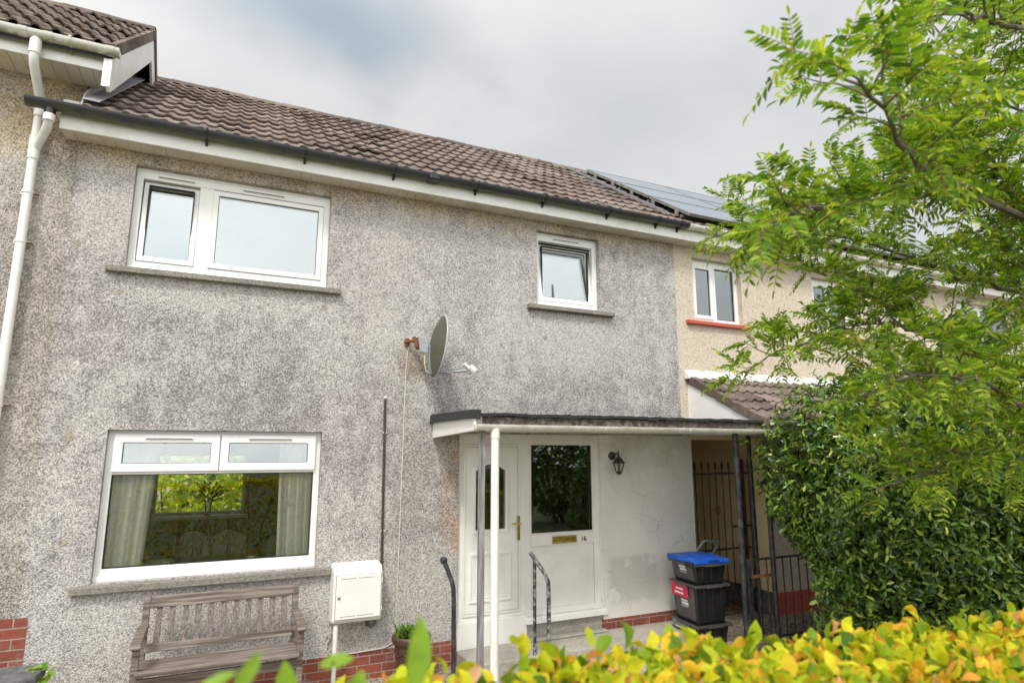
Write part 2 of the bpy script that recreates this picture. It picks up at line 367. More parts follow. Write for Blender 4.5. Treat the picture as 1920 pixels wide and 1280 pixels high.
# ------------------------------------------------------------------ mesh helpers
class MB:
    def __init__(s): s.v = []; s.f = []
    def add(s, vs, fs):
        o = len(s.v); s.v += [tuple(p) for p in vs]; s.f += [tuple(i + o for i in q) for q in fs]; return s
    def box(s, x0, x1, y0, y1, z0, z1):
        return s.add([(x0, y0, z0), (x1, y0, z0), (x1, y1, z0), (x0, y1, z0), (x0, y0, z1), (x1, y0, z1), (x1, y1, z1), (x0, y1, z1)],
                     [(0, 3, 2, 1), (4, 5, 6, 7), (0, 1, 5, 4), (1, 2, 6, 5), (2, 3, 7, 6), (3, 0, 4, 7)])
    def hexa(s, p):   # 8 points, bottom ring then top ring
        return s.add(p, [(0, 3, 2, 1), (4, 5, 6, 7), (0, 1, 5, 4), (1, 2, 6, 5), (2, 3, 7, 6), (3, 0, 4, 7)])
    def prism(s, poly, d):    # polygon of 3-D points extruded along d
        n = len(poly); d = Vector(d); a = [Vector(p) for p in poly]
        return s.add(a + [p + d for p in a], [tuple(range(n))[::-1], tuple(range(n, 2 * n))] + [(i, (i + 1) % n, n + (i + 1) % n, n + i) for i in range(n)])
    def ring(s, pts_in, pts_out, d):   # frame between two loops, extruded
        n = len(pts_in); d = Vector(d)
        I = [Vector(p) for p in pts_in]; O = [Vector(p) for p in pts_out]
        vs = I + O + [p + d for p in I] + [p + d for p in O]; fs = []
        for i in range(n):
            j = (i + 1) % n
            fs += [(i, j, n + j, n + i), (2 * n + i, 3 * n + i, 3 * n + j, 2 * n + j), (i, 2 * n + i, 2 * n + j, j), (n + i, n + j, 3 * n + j, 3 * n + i)]
        return s.add(vs, fs)
    def frame(s, x0, x1, z0, z1, y0, y1, w, wb=None, wt=None):
        wb = w if wb is None else wb; wt = w if wt is None else wt
        I = [(x0 + w, y0, z0 + wb), (x1 - w, y0, z0 + wb), (x1 - w, y0, z1 - wt), (x0 + w, y0, z1 - wt)]
        O = [(x0, y0, z0), (x1, y0, z0), (x1, y0, z1), (x0, y0, z1)]
        return s.ring(I, O, (0, y1 - y0, 0))
    def tube(s, pts, r, n=10, cap=True, square=False):
        P = [Vector(p) for p in pts]; m = len(P)
        rr = r if hasattr(r, '__len__') else [r] * m
        t0 = (P[1] - P[0]).normalized(); up = Vector((0, 0, 1)) if abs(t0.z) < .9 else Vector((0, 1, 0))
        u = t0.cross(up).normalized(); vs = []; off = math.pi / 4 if square else 0
        for i in range(m):
            t = ((P[min(i + 1, m - 1)] - P[i]).normalized() + (P[i] - P[max(i - 1, 0)]).normalized())
            t = t.normalized() if t.length > 1e-6 else t0
            u = (u - t * u.dot(t)).normalized(); w = t.cross(u)
            for k in range(n):
                a = 2 * math.pi * k / n + off; vs.append(P[i] + (u * math.cos(a) + w * math.sin(a)) * rr[i])
        fs = [(i * n + k, i * n + (k + 1) % n, (i + 1) * n + (k + 1) % n, (i + 1) * n + k) for i in range(m - 1) for k in range(n)]
        if cap: fs += [tuple(range(n))[::-1], tuple(range((m - 1) * n, m * n))]
        return s.add(vs, fs)
    def lathe(s, c, prof, n=24, ax='z', squash=1):
        c = Vector(c); vs = []; fs = []
        for r, h in prof:
            for k in range(n):
                a = 2 * math.pi * k / n; x, y = r * math.cos(a), r * math.sin(a) * squash
                vs.append(c + (Vector((x, y, h)) if ax == 'z' else Vector((x, -h, y)) if ax == 'y' else Vector((h, x, y))))
        for i in range(len(prof) - 1):
            fs += [(i * n + k, i * n + (k + 1) % n, (i + 1) * n + (k + 1) % n, (i + 1) * n + k) for k in range(n)]
        fs += [tuple(range(n))[::-1], tuple(range((len(prof) - 1) * n, len(prof) * n))]
        return s.add(vs, fs)
    def build(s, name, mat, parent=None, smooth=False, bevel=0, local=False, root=None):
        me = bpy.data.meshes.new(name); me.from_pydata(s.v, [], s.f); me.update()
        me.materials.append(mat)
        if smooth: me.polygons.foreach_set('use_smooth', [True] * len(me.polygons)); me.set_sharp_from_angle(angle=R(40))
        ob = bpy.data.objects.new(name, me); sc.collection.objects.link(ob)
        return attach(ob, parent, local, bevel)
def attach(ob, parent, local=False, bevel=0):
    if parent is not None:
        ob.parent = parent
        if parent.parent is None and not local: ob.location = -parent.location
    if bevel:
        b = ob.modifiers.new('bevel', 'BEVEL'); b.width = bevel; b.segments = 2; b.limit_method = 'ANGLE'; b.angle_limit = R(50)
    return ob
def thing(name, label, cat, loc=(0, 0, 0), rotz=0, group=None):
    o = bpy.data.objects.new(name, None); sc.collection.objects.link(o); o.empty_display_size = .1
    o.location = loc; o.rotation_euler = (0, 0, rotz); return tag(o, label, cat, group)
def tag(o, label, cat, group=None):
    o['label'] = label; o['category'] = cat
    if group: o['group'] = group
    return o
def struct(o, kind='structure'): o['kind'] = kind; return o
def copy_tree(o, parent=None):
    c = o.copy(); sc.collection.objects.link(c)
    if parent is not None: c.parent = parent
    for ch in list(o.children): copy_tree(ch, c)
    return c
def rnd(a, b): return random.uniform(a, b)

# fast leaf clouds -----------------------------------------------------------
LEAF_V = np.array([(0, 0, 0), (.26, -.36, .07), (.28, 0, -.02), (.26, .36, .07), (.66, -.4, .06), (.68, 0, -.05), (.66, .4, .06), (1, 0, -.16)], float)
LEAF_F = [(0, 1, 2), (0, 2, 3), (1, 4, 5, 2), (2, 5, 6, 3), (4, 7, 5), (5, 7, 6)]
ROUND_V = np.array([(0, 0, 0), (.15, -.27, .05), (.16, 0, -.02), (.15, .27, .05), (.42, -.5, .10), (.44, 0, -.03), (.42, .48, .06), (.72, -.41, .03), (.74, 0, -.08), (.72, .42, .09), (.92, -.16, -.09), (.93, .14, -.07), (1, 0, -.2)], float)
ROUND_F = [(0, 1, 2), (0, 2, 3), (1, 4, 5, 2), (2, 5, 6, 3), (4, 7, 8, 5), (5, 8, 9, 6), (7, 10, 8), (8, 11, 9), (10, 12, 8), (8, 12, 11)]
class Leaves:
    def __init__(s, T=LEAF_V, F=LEAF_F):
        s.T = T; s.F = F; s.p = []; s.x = []; s.y = []; s.z = []; s.l = []; s.w = []
    def add(s, p, d, n, L, W):
        d = Vector(d).normalized(); n = Vector(n); y = n.cross(d)
        if y.length < 1e-4: y = d.orthogonal()
        y.normalize(); z = d.cross(y)
        s.p.append(p[:]); s.x.append(d[:]); s.y.append(y[:]); s.z.append(z[:]); s.l.append(L); s.w.append(W)
    def build(s, name, mat, parent=None):
        P, X, Y, Z = (np.array(a, float) for a in (s.p, s.x, s.y, s.z)); L = np.array(s.l); W = np.array(s.w); n = len(P)
        T = s.T; nv = len(T); vy = np.random.default_rng(5).normal(0, 1, n)
        V = P[:, None] + X[:, None] * (T[None, :, 0:1] * L[:, None, None]) + Y[:, None] * (T[None, :, 1:2] * W[:, None, None]) + Z[:, None] * ((T[None, :, 2:3] * (1 + .6 * vy[:, None, None]) + .10 * vy[:, None, None] * T[None, :, 0:1] * T[None, :, 1:2] * 2) * L[:, None, None])
        me = bpy.data.meshes.new(name)
        me.vertices.add(n * nv); me.vertices.foreach_set('co', V.astype(np.float32).ravel())
        base = np.concatenate([np.array(f) for f in s.F]); sizes = np.array([len(f) for f in s.F])
        lv = (base[None] + np.arange(n)[:, None] * nv).ravel().astype(np.int32)
        sz = np.tile(sizes, n).astype(np.int32); st = np.concatenate([[0], np.cumsum(sz)[:-1]]).astype(np.int32)
        me.loops.add(len(lv)); me.loops.foreach_set('vertex_index', lv)
        me.polygons.add(len(sz)); me.polygons.foreach_set('loop_start', st); me.polygons.foreach_set('loop_total', sz)
        me.update(calc_edges=True); me.validate(); me.materials.append(mat)
        ob = bpy.data.objects.new(name, me); sc.collection.objects.link(ob)
        return attach(ob, parent)

# ------------------------------------------------------------------ ground
struct(MB().box(-60, 60, -60, 60, -.6, .10).build('ground', M_GRAV))
struct(MB().box(-60, 60, -60, -5.75, .05, .106).build('lawn', ground_mat('grass_green', (.05, .06, .025), (.09, .11, .04), 40)))
struct(MB().box(2.3, 7.2, -4.2, -1.35, -.1, .115).build('path', M_CONC))
step = MB(); step.box(2.29, 5.35, -.48, 0, .0, .235); step.box(2.22, 5.35, -1.35, -.48, 0, .13)
step.box(3.11, 4.07, -.1, 0, .235, .26)
struct(step.build('doorstep_paving', M_CONC, bevel=.012))

# ------------------------------------------------------------------ roofs
def tiled(x0, x1, ye, ze, yr, zr, courses, seed, roll=.15, amp=.017, step=.029, seg=8):
    rg = random.Random(seed); mb = MB()
    nx = int(round((x1 - x0) / roll * seg)); dx = (x1 - x0) / nx
    sl = Vector((0, yr - ye, zr - ze)); Ls = sl.length; sl.normalize(); nn = Vector((0, -sl.z, sl.y))
    g = Ls / courses; ntile = int((x1 - x0) / .3) + 2
    for c in range(courses):
        jit = [(rg.gauss(0, .003) + (.012 if rg.random() < .03 else 0), rg.gauss(0, .005) - (.02 if rg.random() < .03 else 0)) for _ in range(ntile)]
        vs = []
        for row in range(4):
            for i in range(nx + 1):
                x = x0 + i * dx; t = int((x - x0 + (c % 2) * .15) / .3); jh, js = jit[min(t, ntile - 1)]
                ph = (x - x0) / roll * 2 * math.pi
                h = amp * (max(0, math.sin(ph)) ** .8 if math.sin(ph) > 0 else -.12 * abs(math.sin(ph)))
                if row == 0: s, hh = c * g + js, h + step - .02 + jh       # underside of the nose
                elif row == 1: s, hh = c * g + js, h + step + jh            # nose
                elif row == 2: s, hh = c * g + js + .02, h + step + .003 + jh
                else: s, hh = (c + 1) * g + .02, h + 0.001
                p = Vector((x, ye, ze)) + sl * s + nn * hh; vs.append(p)
        w = nx + 1
        fs = [(r * w + i, r * w + i + 1, (r + 1) * w + i + 1, (r + 1) * w + i) for r in range(3) for i in range(nx)]
        mb.add(vs, fs)
    return mb
def under(x0, x1, ye, ze, yr, zr, th=.05):   # roof deck under the tiles and the back slope
    mb = MB(); mb.prism([(x0, ye + .02, ze - .012), (x0, yr, zr - .012), (x0, 2 * yr - ye, ze - .012), (x0, 2 * yr - ye, ze - .08), (x0, yr, zr - .1), (x0, ye + .02, ze - .08)], (x1 - x0, 0, 0)); return mb
def ridge(x0, x1, y, z, r=.11, seglen=.45):
    mb = MB(); n = max(1, int((x1 - x0) / seglen)); d = (x1 - x0) / n
    for i in range(n):
        a = x0 + i * d; k = 8; rr = r * (1 + .05 * ((i * 37) % 5 - 2) / 2); vs = []
        for xx, q in ((a, rr), (a + d - .012, rr * .97)):
            for j in range(k + 1):
                t = math.pi * j / k; vs.append((xx, y - q * math.cos(t), z - .05 + q * .85 * math.sin(t)))
        fs = [(j, j + 1, k + 2 + j, k + 1 + j) for j in range(k)] + [tuple(range(k + 1)), tuple(range(2 * k + 1, k, -1))]
        mb.add(vs, fs)
        mb.add([(a + d - .014, y - rr * .93 * math.cos(math.pi * j / k), z - .052 + rr * .8 * math.sin(math.pi * j / k)) for j in range(k + 1)] + [(a + d, y - rr * .93 * math.cos(math.pi * j / k), z - .052 + rr * .8 * math.sin(math.pi * j / k)) for j in range(k + 1)], [(j, j + 1, k + 2 + j, k + 1 + j) for j in range(k)])
    return mb
def gutter(mb, x0, x1, y, z0, r=.058, z1=None, n=10):
    """half-round gutter along x; y,z0 = centre of its open top"""
    z1 = z0 if z1 is None else z1
    out = [(math.cos(math.pi + math.pi * i / n), math.sin(math.pi + math.pi * i / n)) for i in range(n + 1)]
    vs = []
    for x, z in ((x0, z0), (x1, z1)):
        for q in (r, r - .005):
            vs += [(x, y + a * q, z + b * q) for a, b in out]
    k = n + 1; fs = []
    for i in range(n):
        fs += [(i, i + 1, 2 * k + i + 1, 2 * k + i), (k + i, 3 * k + i, 3 * k + i + 1, k + i + 1), (i, k + i, k + i + 1, i + 1), (2 * k + i, 2 * k + i + 1, 3 * k + i + 1, 3 * k + i)]
    fs += [(0, 2 * k, 3 * k, k), (n, k + n, 3 * k + n, 2 * k + n)]
    mb.add(vs, fs); return mb
def gutter_end(mb, x, y, z, r):
    mb.prism([(x, y + r * math.cos(math.pi + math.pi * i / 10), z + r * math.sin(math.pi + math.pi * i / 10)) for i in range(11)], (.004, 0, 0))
def bracket(x, y, z, r=.063, w=.022, foot=True):
    mb = MB(); gutter(mb, x - w / 2, x + w / 2, y, z, r); 
    mb.box(x - w / 2, x + w / 2, y - r - .004, y - r + .008, z - .004, z + .008)
    if foot: mb.prism([(x - w / 2, y + r - .01, z - .01), (x - w / 2, y + .005, z - r), (x - w / 2, y + r + .005, z - r - .045), (x - w / 2, y + r + .01, z)], (w, 0, 0))
    return mb

RX0 = -1.37
# ================================================================== MAIN HOUSE (grey, middle)
house = thing('terraced_house', 'grey pebbledashed middle terrace house with satellite dish, two upper windows and white front door', 'house', (2, 0, .1))
def wall_grid(mb, x0, x1, z0, z1, holes, y0=0, y1=.28):
    xs = sorted({x0, x1, *[h[0] for h in holes], *[h[1] for h in holes]}); zs = sorted({z0, z1, *[h[2] for h in holes], *[h[3] for h in holes]})
    xs = [x for x in xs if x0 <= x <= x1]; zs = [z for z in zs if z0 <= z <= z1]
    for i in range(len(xs) - 1):
        for j in range(len(zs) - 1):
            cx, cz = (xs[i] + xs[i + 1]) / 2, (zs[j] + zs[j + 1]) / 2
            if any(h[0] < cx < h[1] and h[2] < cz < h[3] for h in holes): continue
            a, b, c, d = xs[i], xs[i + 1], zs[j], zs[j + 1]
            o = len(mb.v)
            mb.add([(a, y0, c), (b, y0, c), (b, y0, d), (a, y0, d)], [(0, 1, 2, 3)]); mb.add([(a, y1, c), (b, y1, c), (b, y1, d), (a, y1, d)], [(3, 2, 1, 0)])
    for h in holes:     # reveals
        a, b, c, d = max(h[0], x0), min(h[1], x1), max(h[2], z0), min(h[3], z1)
        mb.add([(a, y0, c), (a, y1, c), (a, y1, d), (a, y0, d)], [(0, 1, 2, 3)]); mb.add([(b, y0, c), (b, y1, c), (b, y1, d), (b, y0, d)], [(3, 2, 1, 0)])
        mb.add([(a, y0, d), (a, y1, d), (b, y1, d), (b, y0, d)], [(0, 1, 2, 3)]); mb.add([(a, y0, c), (a, y1, c), (b, y1, c), (b, y0, c)], [(3, 2, 1, 0)])
    mb.add([(x0, y0, z0), (x0, y1, z0), (x0, y1, z1), (x0, y0, z1)], [(0, 1, 2, 3)]); mb.add([(x1, y0, z0), (x1, y1, z0), (x1, y1, z1), (x1, y0, z1)], [(3, 2, 1, 0)])
    mb.add([(x0, y0, z0), (x0, y1, z0), (x1, y1, z0), (x1, y0, z0)], [(3, 2, 1, 0)])
    mb.add([(x0, y0, z1), (x0, y1, z1), (x1, y1, z1), (x1, y0, z1)], [(0, 1, 2, 3)])
    return mb
UP = (-.935, .83, 3.872, 4.865); SM = (3.245, 4.13, 3.935, 4.87); LO = (-.925, .862, 1.155, 2.425)
w = MB()
wall_grid(w, -1.385, 5.32, 2.42, 5.02, [UP, SM])
wall_grid(w, -1.385, 2.29, .345, 2.42, [LO])
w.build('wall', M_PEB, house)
w = MB(); w.box(-1.31, 2.29, .0, .28, .0, .345); w.box(4.06, 5.46, 0, .28, .0, .345); w.build('brick_base', M_BRICK, house)
MB().box(4.07, 5.46, .0, .28, .345, 2.42).build('rendered_wall', M_RENDER, house)
# shell: floors, back wall, party walls, ceilings
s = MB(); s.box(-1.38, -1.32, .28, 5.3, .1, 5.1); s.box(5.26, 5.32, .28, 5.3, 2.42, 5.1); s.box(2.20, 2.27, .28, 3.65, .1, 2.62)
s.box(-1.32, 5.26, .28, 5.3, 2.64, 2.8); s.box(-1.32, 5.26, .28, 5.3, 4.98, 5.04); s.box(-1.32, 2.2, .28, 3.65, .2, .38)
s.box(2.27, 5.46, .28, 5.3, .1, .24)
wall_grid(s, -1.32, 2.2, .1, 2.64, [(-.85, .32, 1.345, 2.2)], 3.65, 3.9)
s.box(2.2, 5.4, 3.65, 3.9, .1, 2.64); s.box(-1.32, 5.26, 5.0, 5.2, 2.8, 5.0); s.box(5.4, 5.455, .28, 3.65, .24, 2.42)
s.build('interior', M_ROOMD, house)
MB().box(-.9, .37, 3.5, 3.66, 1.30, 1.343).build('rear_sill', M_PVC, house)
fr = MB().frame(-.85, .32, 1.345, 2.2, 3.72, 3.78, .04).build('rear_window', M_PVC, house)
# mortar patches on the wall
random.seed(3)
for (x, z, r) in ((-1.306, 4.045, .035), (-.951, 3.643, .035), (-.111, 3.704, .03), (.815, 3.665, .035), (-1.193, 2.363, .05), (-1.147, 1.497, .04), (1.118, 1.386, .035), (2.02, 1.45, .04), (4.78, 4.6, .04), (5.0, 3.02, .05), (3.35, 3.55, .04), (2.78, 3.42, .025)):
    mb = MB(); n = 11; mb.prism([(x + r * rnd(.4, 1.0) * math.cos(-2 * math.pi * k / n), -.004, z + r * rnd(.4, 1.0) * math.sin(-2 * math.pi * k / n)) for k in range(n)], (0, .006, 0))
    mb.build('mortar_patch', M_MORT, house)
# sills
def sill(x0, x1, zt, h=.065, out=.055, mat=M_SILL, parent=None, name='sill'):
    mb = MB(); mb.hexa([(x0, -out, zt - h), (x1, -out, zt - h), (x1, .12, zt - h), (x0, .12, zt - h), (x0, -out, zt - .012), (x1, -out, zt - .012), (x1, .12, zt + .006), (x0, .12, zt + .006)])
    return mb.build(name, mat, parent, bevel=.006)
def pane(x0, x1, z0, z1, y, parent, mat=M_GLASS, name='pane'):
    MB().box(x0, x1, y, y + .02, z0, z1).build(name, mat, parent)
    g = MB().frame(x0 - .008, x1 + .008, z0 - .008, z1 + .008, y - .006, y + .03, .012); return g.build('gasket', M_RUBB, parent)
def vent(x0, x1, z, y, parent):
    mb = MB(); mb.box(x0, x1, y - .008, y, z - .014, z + .014); v = mb.build('trickle_vent', M_PVC, parent, bevel=.003)
    MB().box(x0 + .008, x1 - .008, y - .0095, y - .006, z - .008, z + .003).build('vent_slot', M_VENT, parent)
def tilt(ob, pivot, ang):
    """lean a finished sub-part in about a horizontal hinge"""
    ob.data = ob.data.copy() if ob.data.users > 1 else ob.data
    ob.data.transform(Matrix.Translation(pivot) @ Matrix.Rotation(ang, 4, 'X') @ Matrix.Translation(-Vector(pivot)))
# upper window
x0, x1, z0, z1 = UP
win = MB().frame(x0, x1, z0, z1, .075, .15, .06, .085, .10)
win.box(-.395, -.275, .078, .147, z0 + .085, z1 - .10)
win.box(x0, x1, .066, .08, z1 - .032, z1 - .002); win.box(x0, x1, .055, .078, z0, z0 + .03)
win = win.build('window', M_PVC, house, bevel=.004)
sill(-1.075, .965, 3.868, parent=win)
sh = MB().frame(-.868, -.398, 3.965, 4.76, .07, .135, .048).build('sash', M_PVC, win, bevel=.004)
MB().box(-.82, -.446, .10, .12, 4.013, 4.712).build('pane', M_GLASS, win)
MB().frame(-.826, -.44, 4.007, 4.718, .092, .13, .01).build('gasket', M_RUBB, win)
for c in win.children[-3:]: tilt(c, (0, .07, 3.965), -R(4.0))
MB().frame(-.275, .768, 3.965, 4.755, .068, .1, .05).build('bead', M_PVC, win, bevel=.004)
pane(-.225, .718, 4.015, 4.705, .09, win)
vent(-.76, -.44, 4.80, .075, win); vent(-.02, .38, 4.80, .075, win)
# small upper window
x0, x1, z0, z1 = SM
win = MB().frame(x0, x1, z0, z1, .075, .15, .06, .08, .10); win.box(x0, x1, .066, .08, z1 - .032, z1 - .002); win.box(x0, x1, .06, .078, z0, z0 + .025)
win = win.build('window', M_PVC, house, bevel=.004)
sill(3.11, 4.30, 3.93, parent=win)
MB().frame(3.31, 4.065, 4.02, 4.765, .075, .14, .052).build('sash', M_PVC, win, bevel=.004)
MB().box(3.36, 4.015, .10, .12, 4.07, 4.715).build('pane', M_GLASS, win)
MB().frame(3.356, 4.019, 4.066, 4.719, .092, .13, .01).build('gasket', M_RUBB, win)
for c in win.children[-3:]: tilt(c, (0, .075, 4.02), -R(7))
vent(3.50, 3.88, 4.815, .075, win)
# lower window
x0, x1, z0, z1 = LO
win = MB().frame(x0, x1, z0, z1, .07, .15, .055, .10, .05); win.box(x0 + .05, x1 - .05, .068, .148, 2.035, 2.085); win.box(-.055, -.015, .072, .148, 2.085, z1 - .05)
win.box(x0, x1, .05, .072, z0, z0 + .042)
win = win.build('window', M_PVC, house, bevel=.004)
sill(-1.06, 1.01, 1.152, .07, .06, parent=win)
for a, b in ((-.875, -.04), (-.03, .812)):
    MB().frame(a, b, 2.058, 2.385, .04, .10, .07, .07, .075).build('casement', M_PVC, win, bevel=.006)
    pane(a + .07, b - .07, 2.128, 2.31, .06, win); vent(a + .23, b - .22, 2.347, .04, win)
pane(x0 + .06, x1 - .06, 1.258, 2.032, .095, win, M_GLASSL)
# door set --------------------------------------------------------------
dz0, dz1 = .27, 2.42
door = MB().frame(2.29, 3.10, .49, dz1, .05, .12, .07, .05, .12).build('door_frame', M_PVC, house, bevel=.003)
lf = MB()      # leaf surround (sash) + slab with an arched light
lf.frame(2.36, 3.03, .535, 2.30, .035, .10, .022)
arch = [(2.50, 1.40), (2.855, 1.40), (2.855, 2.02), (2.79, 2.06), (2.72, 2.085), (2.677, 2.09), (2.63, 2.085), (2.565, 2.06), (2.50, 2.02)]
outer = [(2.382, .557), (3.008, .557), (3.008, 2.278), (2.85, 2.278), (2.75, 2.278), (2.677, 2.278), (2.6, 2.278), (2.5, 2.278), (2.382, 2.278)]
lf.ring([(a, .045, b) for a, b in arch], [(a, .045, b) for a, b in outer], (0, .05, 0))
lf.frame(2.376, 3.014, .551, 2.284, .043, .047, .004)
leaf = lf.build('door', M_PVCD, house, bevel=.003)
gr = MB(); gr.frame(2.378, 3.012, .553, 2.282, .040, .046, .006); gr.build('leaf_gap', M_RUBB, leaf)
mo = MB(); k = 1.09; cx, cz = 2.677, 1.72
mo.ring([(a, .028, b) for a, b in arch], [(cx + (a - cx) * 1.17, .028, cz + (b - cz) * 1.11) for a, b in arch], (0, .02, 0)); mo.build('light_moulding', M_PVCD, leaf, bevel=.006)
mo = MB(); mo.frame(2.435, 2.925, .66, 1.165, .033, .05, .03); mo.frame(2.475, 2.885, .70, 1.125, .038, .05, .012); mo.build('panel_moulding', M_PVCD, leaf, bevel=.006)
MB().prism([(a, .062, b) for a, b in arch], (0, .012, 0)).build('pane', M_GLASSL, leaf)
h = MB(); h.box(2.992, 3.022, .022, .036, 1.27, 1.53); h.tube([(3.007, .03, 1.45), (3.007, -.02, 1.45), (2.99, -.03, 1.45), (2.90, -.03, 1.455)], .009); h.box(3.0, 3.014, .018, .024, 1.33, 1.37)
h.build('handle', M_BRASS, leaf, bevel=.003)
MB().box(2.29, 3.10, .02, .12, .225, .488).build('threshold_panel', M_PVC, house, bevel=.003)
# side light beside the door
sl = MB(); sl.frame(3.10, 4.07, .46, dz1, .052, .12, .07, .06, .105); sl.box(3.17, 4.0, .054, .11, 1.185, 1.312); sl.box(3.17, 3.995, .075, .1, .52, 1.185)
sl.frame(3.17, 4.0, 1.312, 2.315, .06, .09, .014)
sl = sl.build('side_light', M_PVCD, house, bevel=.004)
pane(3.187, 3.985, 1.327, 2.302, .082, sl, M_GLASSL)
lb = MB(); lb.frame(3.44, 3.752, 1.205, 1.285, .038, .054, .014); lb.box(3.453, 3.739, .044, .052, 1.219, 1.271); lb.build('letterbox', M_BRASS, sl, bevel=.003)
MB().box(3.08, 4.11, -.03, .12, .40, .458).build('side_sill', M_PVC, house, bevel=.006)
MB().box(3.10, 4.07, .03, .2, .235, .40).build('side_plinth', M_CONC, house)
cu = bpy.data.curves.new('house_number', 'FONT'); cu.body = '16'; cu.size = .078; cu.extrude = .002; cu.align_x = 'LEFT'
to = bpy.data.objects.new('t', cu); sc.collection.objects.link(to); bpy.context.view_layer.update()
me = bpy.data.meshes.new_from_object(to.evaluated_get(bpy.context.evaluated_depsgraph_get())); bpy.data.objects.remove(to)
me.transform(Matrix.Translation((3.812, .05, 1.212)) @ Matrix.Rotation(R(90), 4, 'X') @ Matrix.Diagonal((1.0, 1, 1, 1))); me.materials.append(M_BLK)
num = bpy.data.objects.new('house_number', me); sc.collection.objects.link(num); attach(num, sl)
# eaves
FZ, FY = 4.985, -.22
MB().box(-1.50, 5.32, FY, FY + .02, FZ, FZ + .19).build('fascia', M_FASC, house, bevel=.003)
def soffit(x0, x1, yf, z, parent):
    s = MB(); x = x0
    while x < x1 - .01: s.box(x, min(x + .095, x1), yf, .0, z, z + .012); x += .1
    s.box(x0, x1, yf, -.001, z + .008, z + .02); return s.build('soffit', M_SOFF, parent)
soffit(-1.495, 5.32, FY + .02, FZ + .005, house)
rf = tiled(RX0 + .02, 5.06, -.30, 5.162, 2.5, 7.13, 10, 5).build('roof', M_TILE, house, smooth=True)
under(RX0 + .02, 5.3, -.30, 5.2, 2.5, 7.12).build('roof_deck', M_FELT, house)
ridge(RX0 - .1, 5.06, 2.5, 7.14).build('ridge_tiles', M_TILE2, house, smooth=True)
g = MB(); gutter(g, -1.73, 5.33, -.29, 5.167, .066, 5.177); gutter_end(g, -1.73, -.285, 5.165, .06)
for x in (-1.69, -1.4): gutter(g, x - .03, x + .03, -.285, 5.166, .064)
gu = g.build('gutter', M_BGUT, house, smooth=True)
MB().tube([(-1.56, -.285, 5.12), (-1.56, -.285, 5.06)], .042, 14).build('gutter_outlet', M_BLK, house, smooth=True)
MB().box(-1.5, -1.36, -.23, -.15, 5.17, 5.26).build('flashing_end', M_LEAD, house, bevel=.02)
for x in (-.36, .52, 1.42, 2.35, 3.2, 4.1, 4.85, 5.2): bracket(x, -.29, 5.174, .072).build('gutter_bracket', M_BLK, house)
MB().box(1.78, 1.9, -.355, -.215, 5.10, 5.182).build('gutter_union', M_BLK, house, bevel=.02)
fl = MB(); fl.prism([(-1.355, -.30, 5.20), (-1.355, 2.5, 7.13), (-1.355, 2.5, 7.28), (-1.355, -.05, 5.50), (-1.355, -.2, 5.36)], (.012, 0, 0))
fl.prism([(-1.35, -.28, 5.265), (-1.35, 2.5, 7.19), (-1.22, 2.5, 7.185), (-1.22, -.28, 5.26)], (0, 0, .008)); fl.build('lead_flashing', M_LEAD, house)
# ================================================================== LEFT HOUSE (taller)
lh = thing('terraced_house', 'taller pebbledashed house at the left edge with mossy white gutter and higher tiled roof', 'house', (-4, 0, .1))
w = MB(); w.box(-10, -1.386, .0, .28, .941, 5.58); 
w.prism([(-1.39, .02, 4.9), (-1.39, 3.3, 4.9), (-1.39, 3.3, 5.7), (-1.39, 1.65, 7.02), (-1.39, .02, 5.72)], (-.25, 0, 0))
w.build('wall', M_PEB2, lh)
MB().box(-10, -1.315, -.004, .27, 0, .94).build('brick_base', M_BRICK, lh)
MB().box(-10, -1.17, -.345, -.325, 5.53, 5.70).build('fascia', M_FASC, lh, bevel=.003)
soffit(-9.8, -1.17, -.325, 5.535, lh)
tiled(-9.99, -1.14, -.42, 5.72, 1.62, 7.27, 7, 9, amp=.034, step=.034).build('roof', M_TILE2, lh, smooth=True)
under(-10, -1.15, -.42, 5.70, 1.62, 7.25).build('roof_deck', M_FELT, lh)
ridge(-10, -1.13, 1.62, 7.28).build('ridge_tiles', M_TILE2, lh, smooth=True)
bb = MB()
bb.prism([(-1.165, -.41, 5.36), (-1.165, -.36, 5.33), (-1.165, 1.62, 6.87), (-1.165, 3.6, 5.36), (-1.165, 3.6, 5.62), (-1.165, 1.62, 7.15), (-1.165, -.41, 5.62)], (.025, 0, 0))
bb.prism([(-1.205, -.40, 5.36), (-1.205, -.40, 5.62), (-1.205, -.34, 5.66), (-1.205, -.30, 5.42)], (.04, 0, 0))
bb.build('bargeboard', M_FASC, lh)
vg = MB(); vg.prism([(-1.17, -.43, 5.63), (-1.17, 1.62, 7.17), (-1.17, 3.66, 5.63), (-1.17, 3.66, 5.74), (-1.17, 1.62, 7.30), (-1.17, -.43, 5.755)], (.045, 0, 0)); vg.build('verge_tiles', M_TILE2, lh)
MB().prism([(-1.38, -.32, 5.53), (-1.38, 1.6, 7.0), (-1.165, 1.6, 7.0), (-1.165, -.32, 5.53)], (0, 0, .012)).build('verge_soffit', M_SOFF, lh)
g = MB(); gutter(g, -10, -1.09, -.405, 5.71, .06); gutter_end(g, -1.095, -.405, 5.71, .062)
for x in (-1.16, -1.60, -1.78, -2.1): gutter(g, x - .03, x + .03, -.405, 5.711, .066)
g.build('gutter', M_WGUT, lh, smooth=True)
bracket(-1.45, -.405, 5.712, .065).build('gutter_bracket', M_WGUT, lh); bracket(-2.0, -.405, 5.712, .065).build('gutter_bracket', M_WGUT, lh)
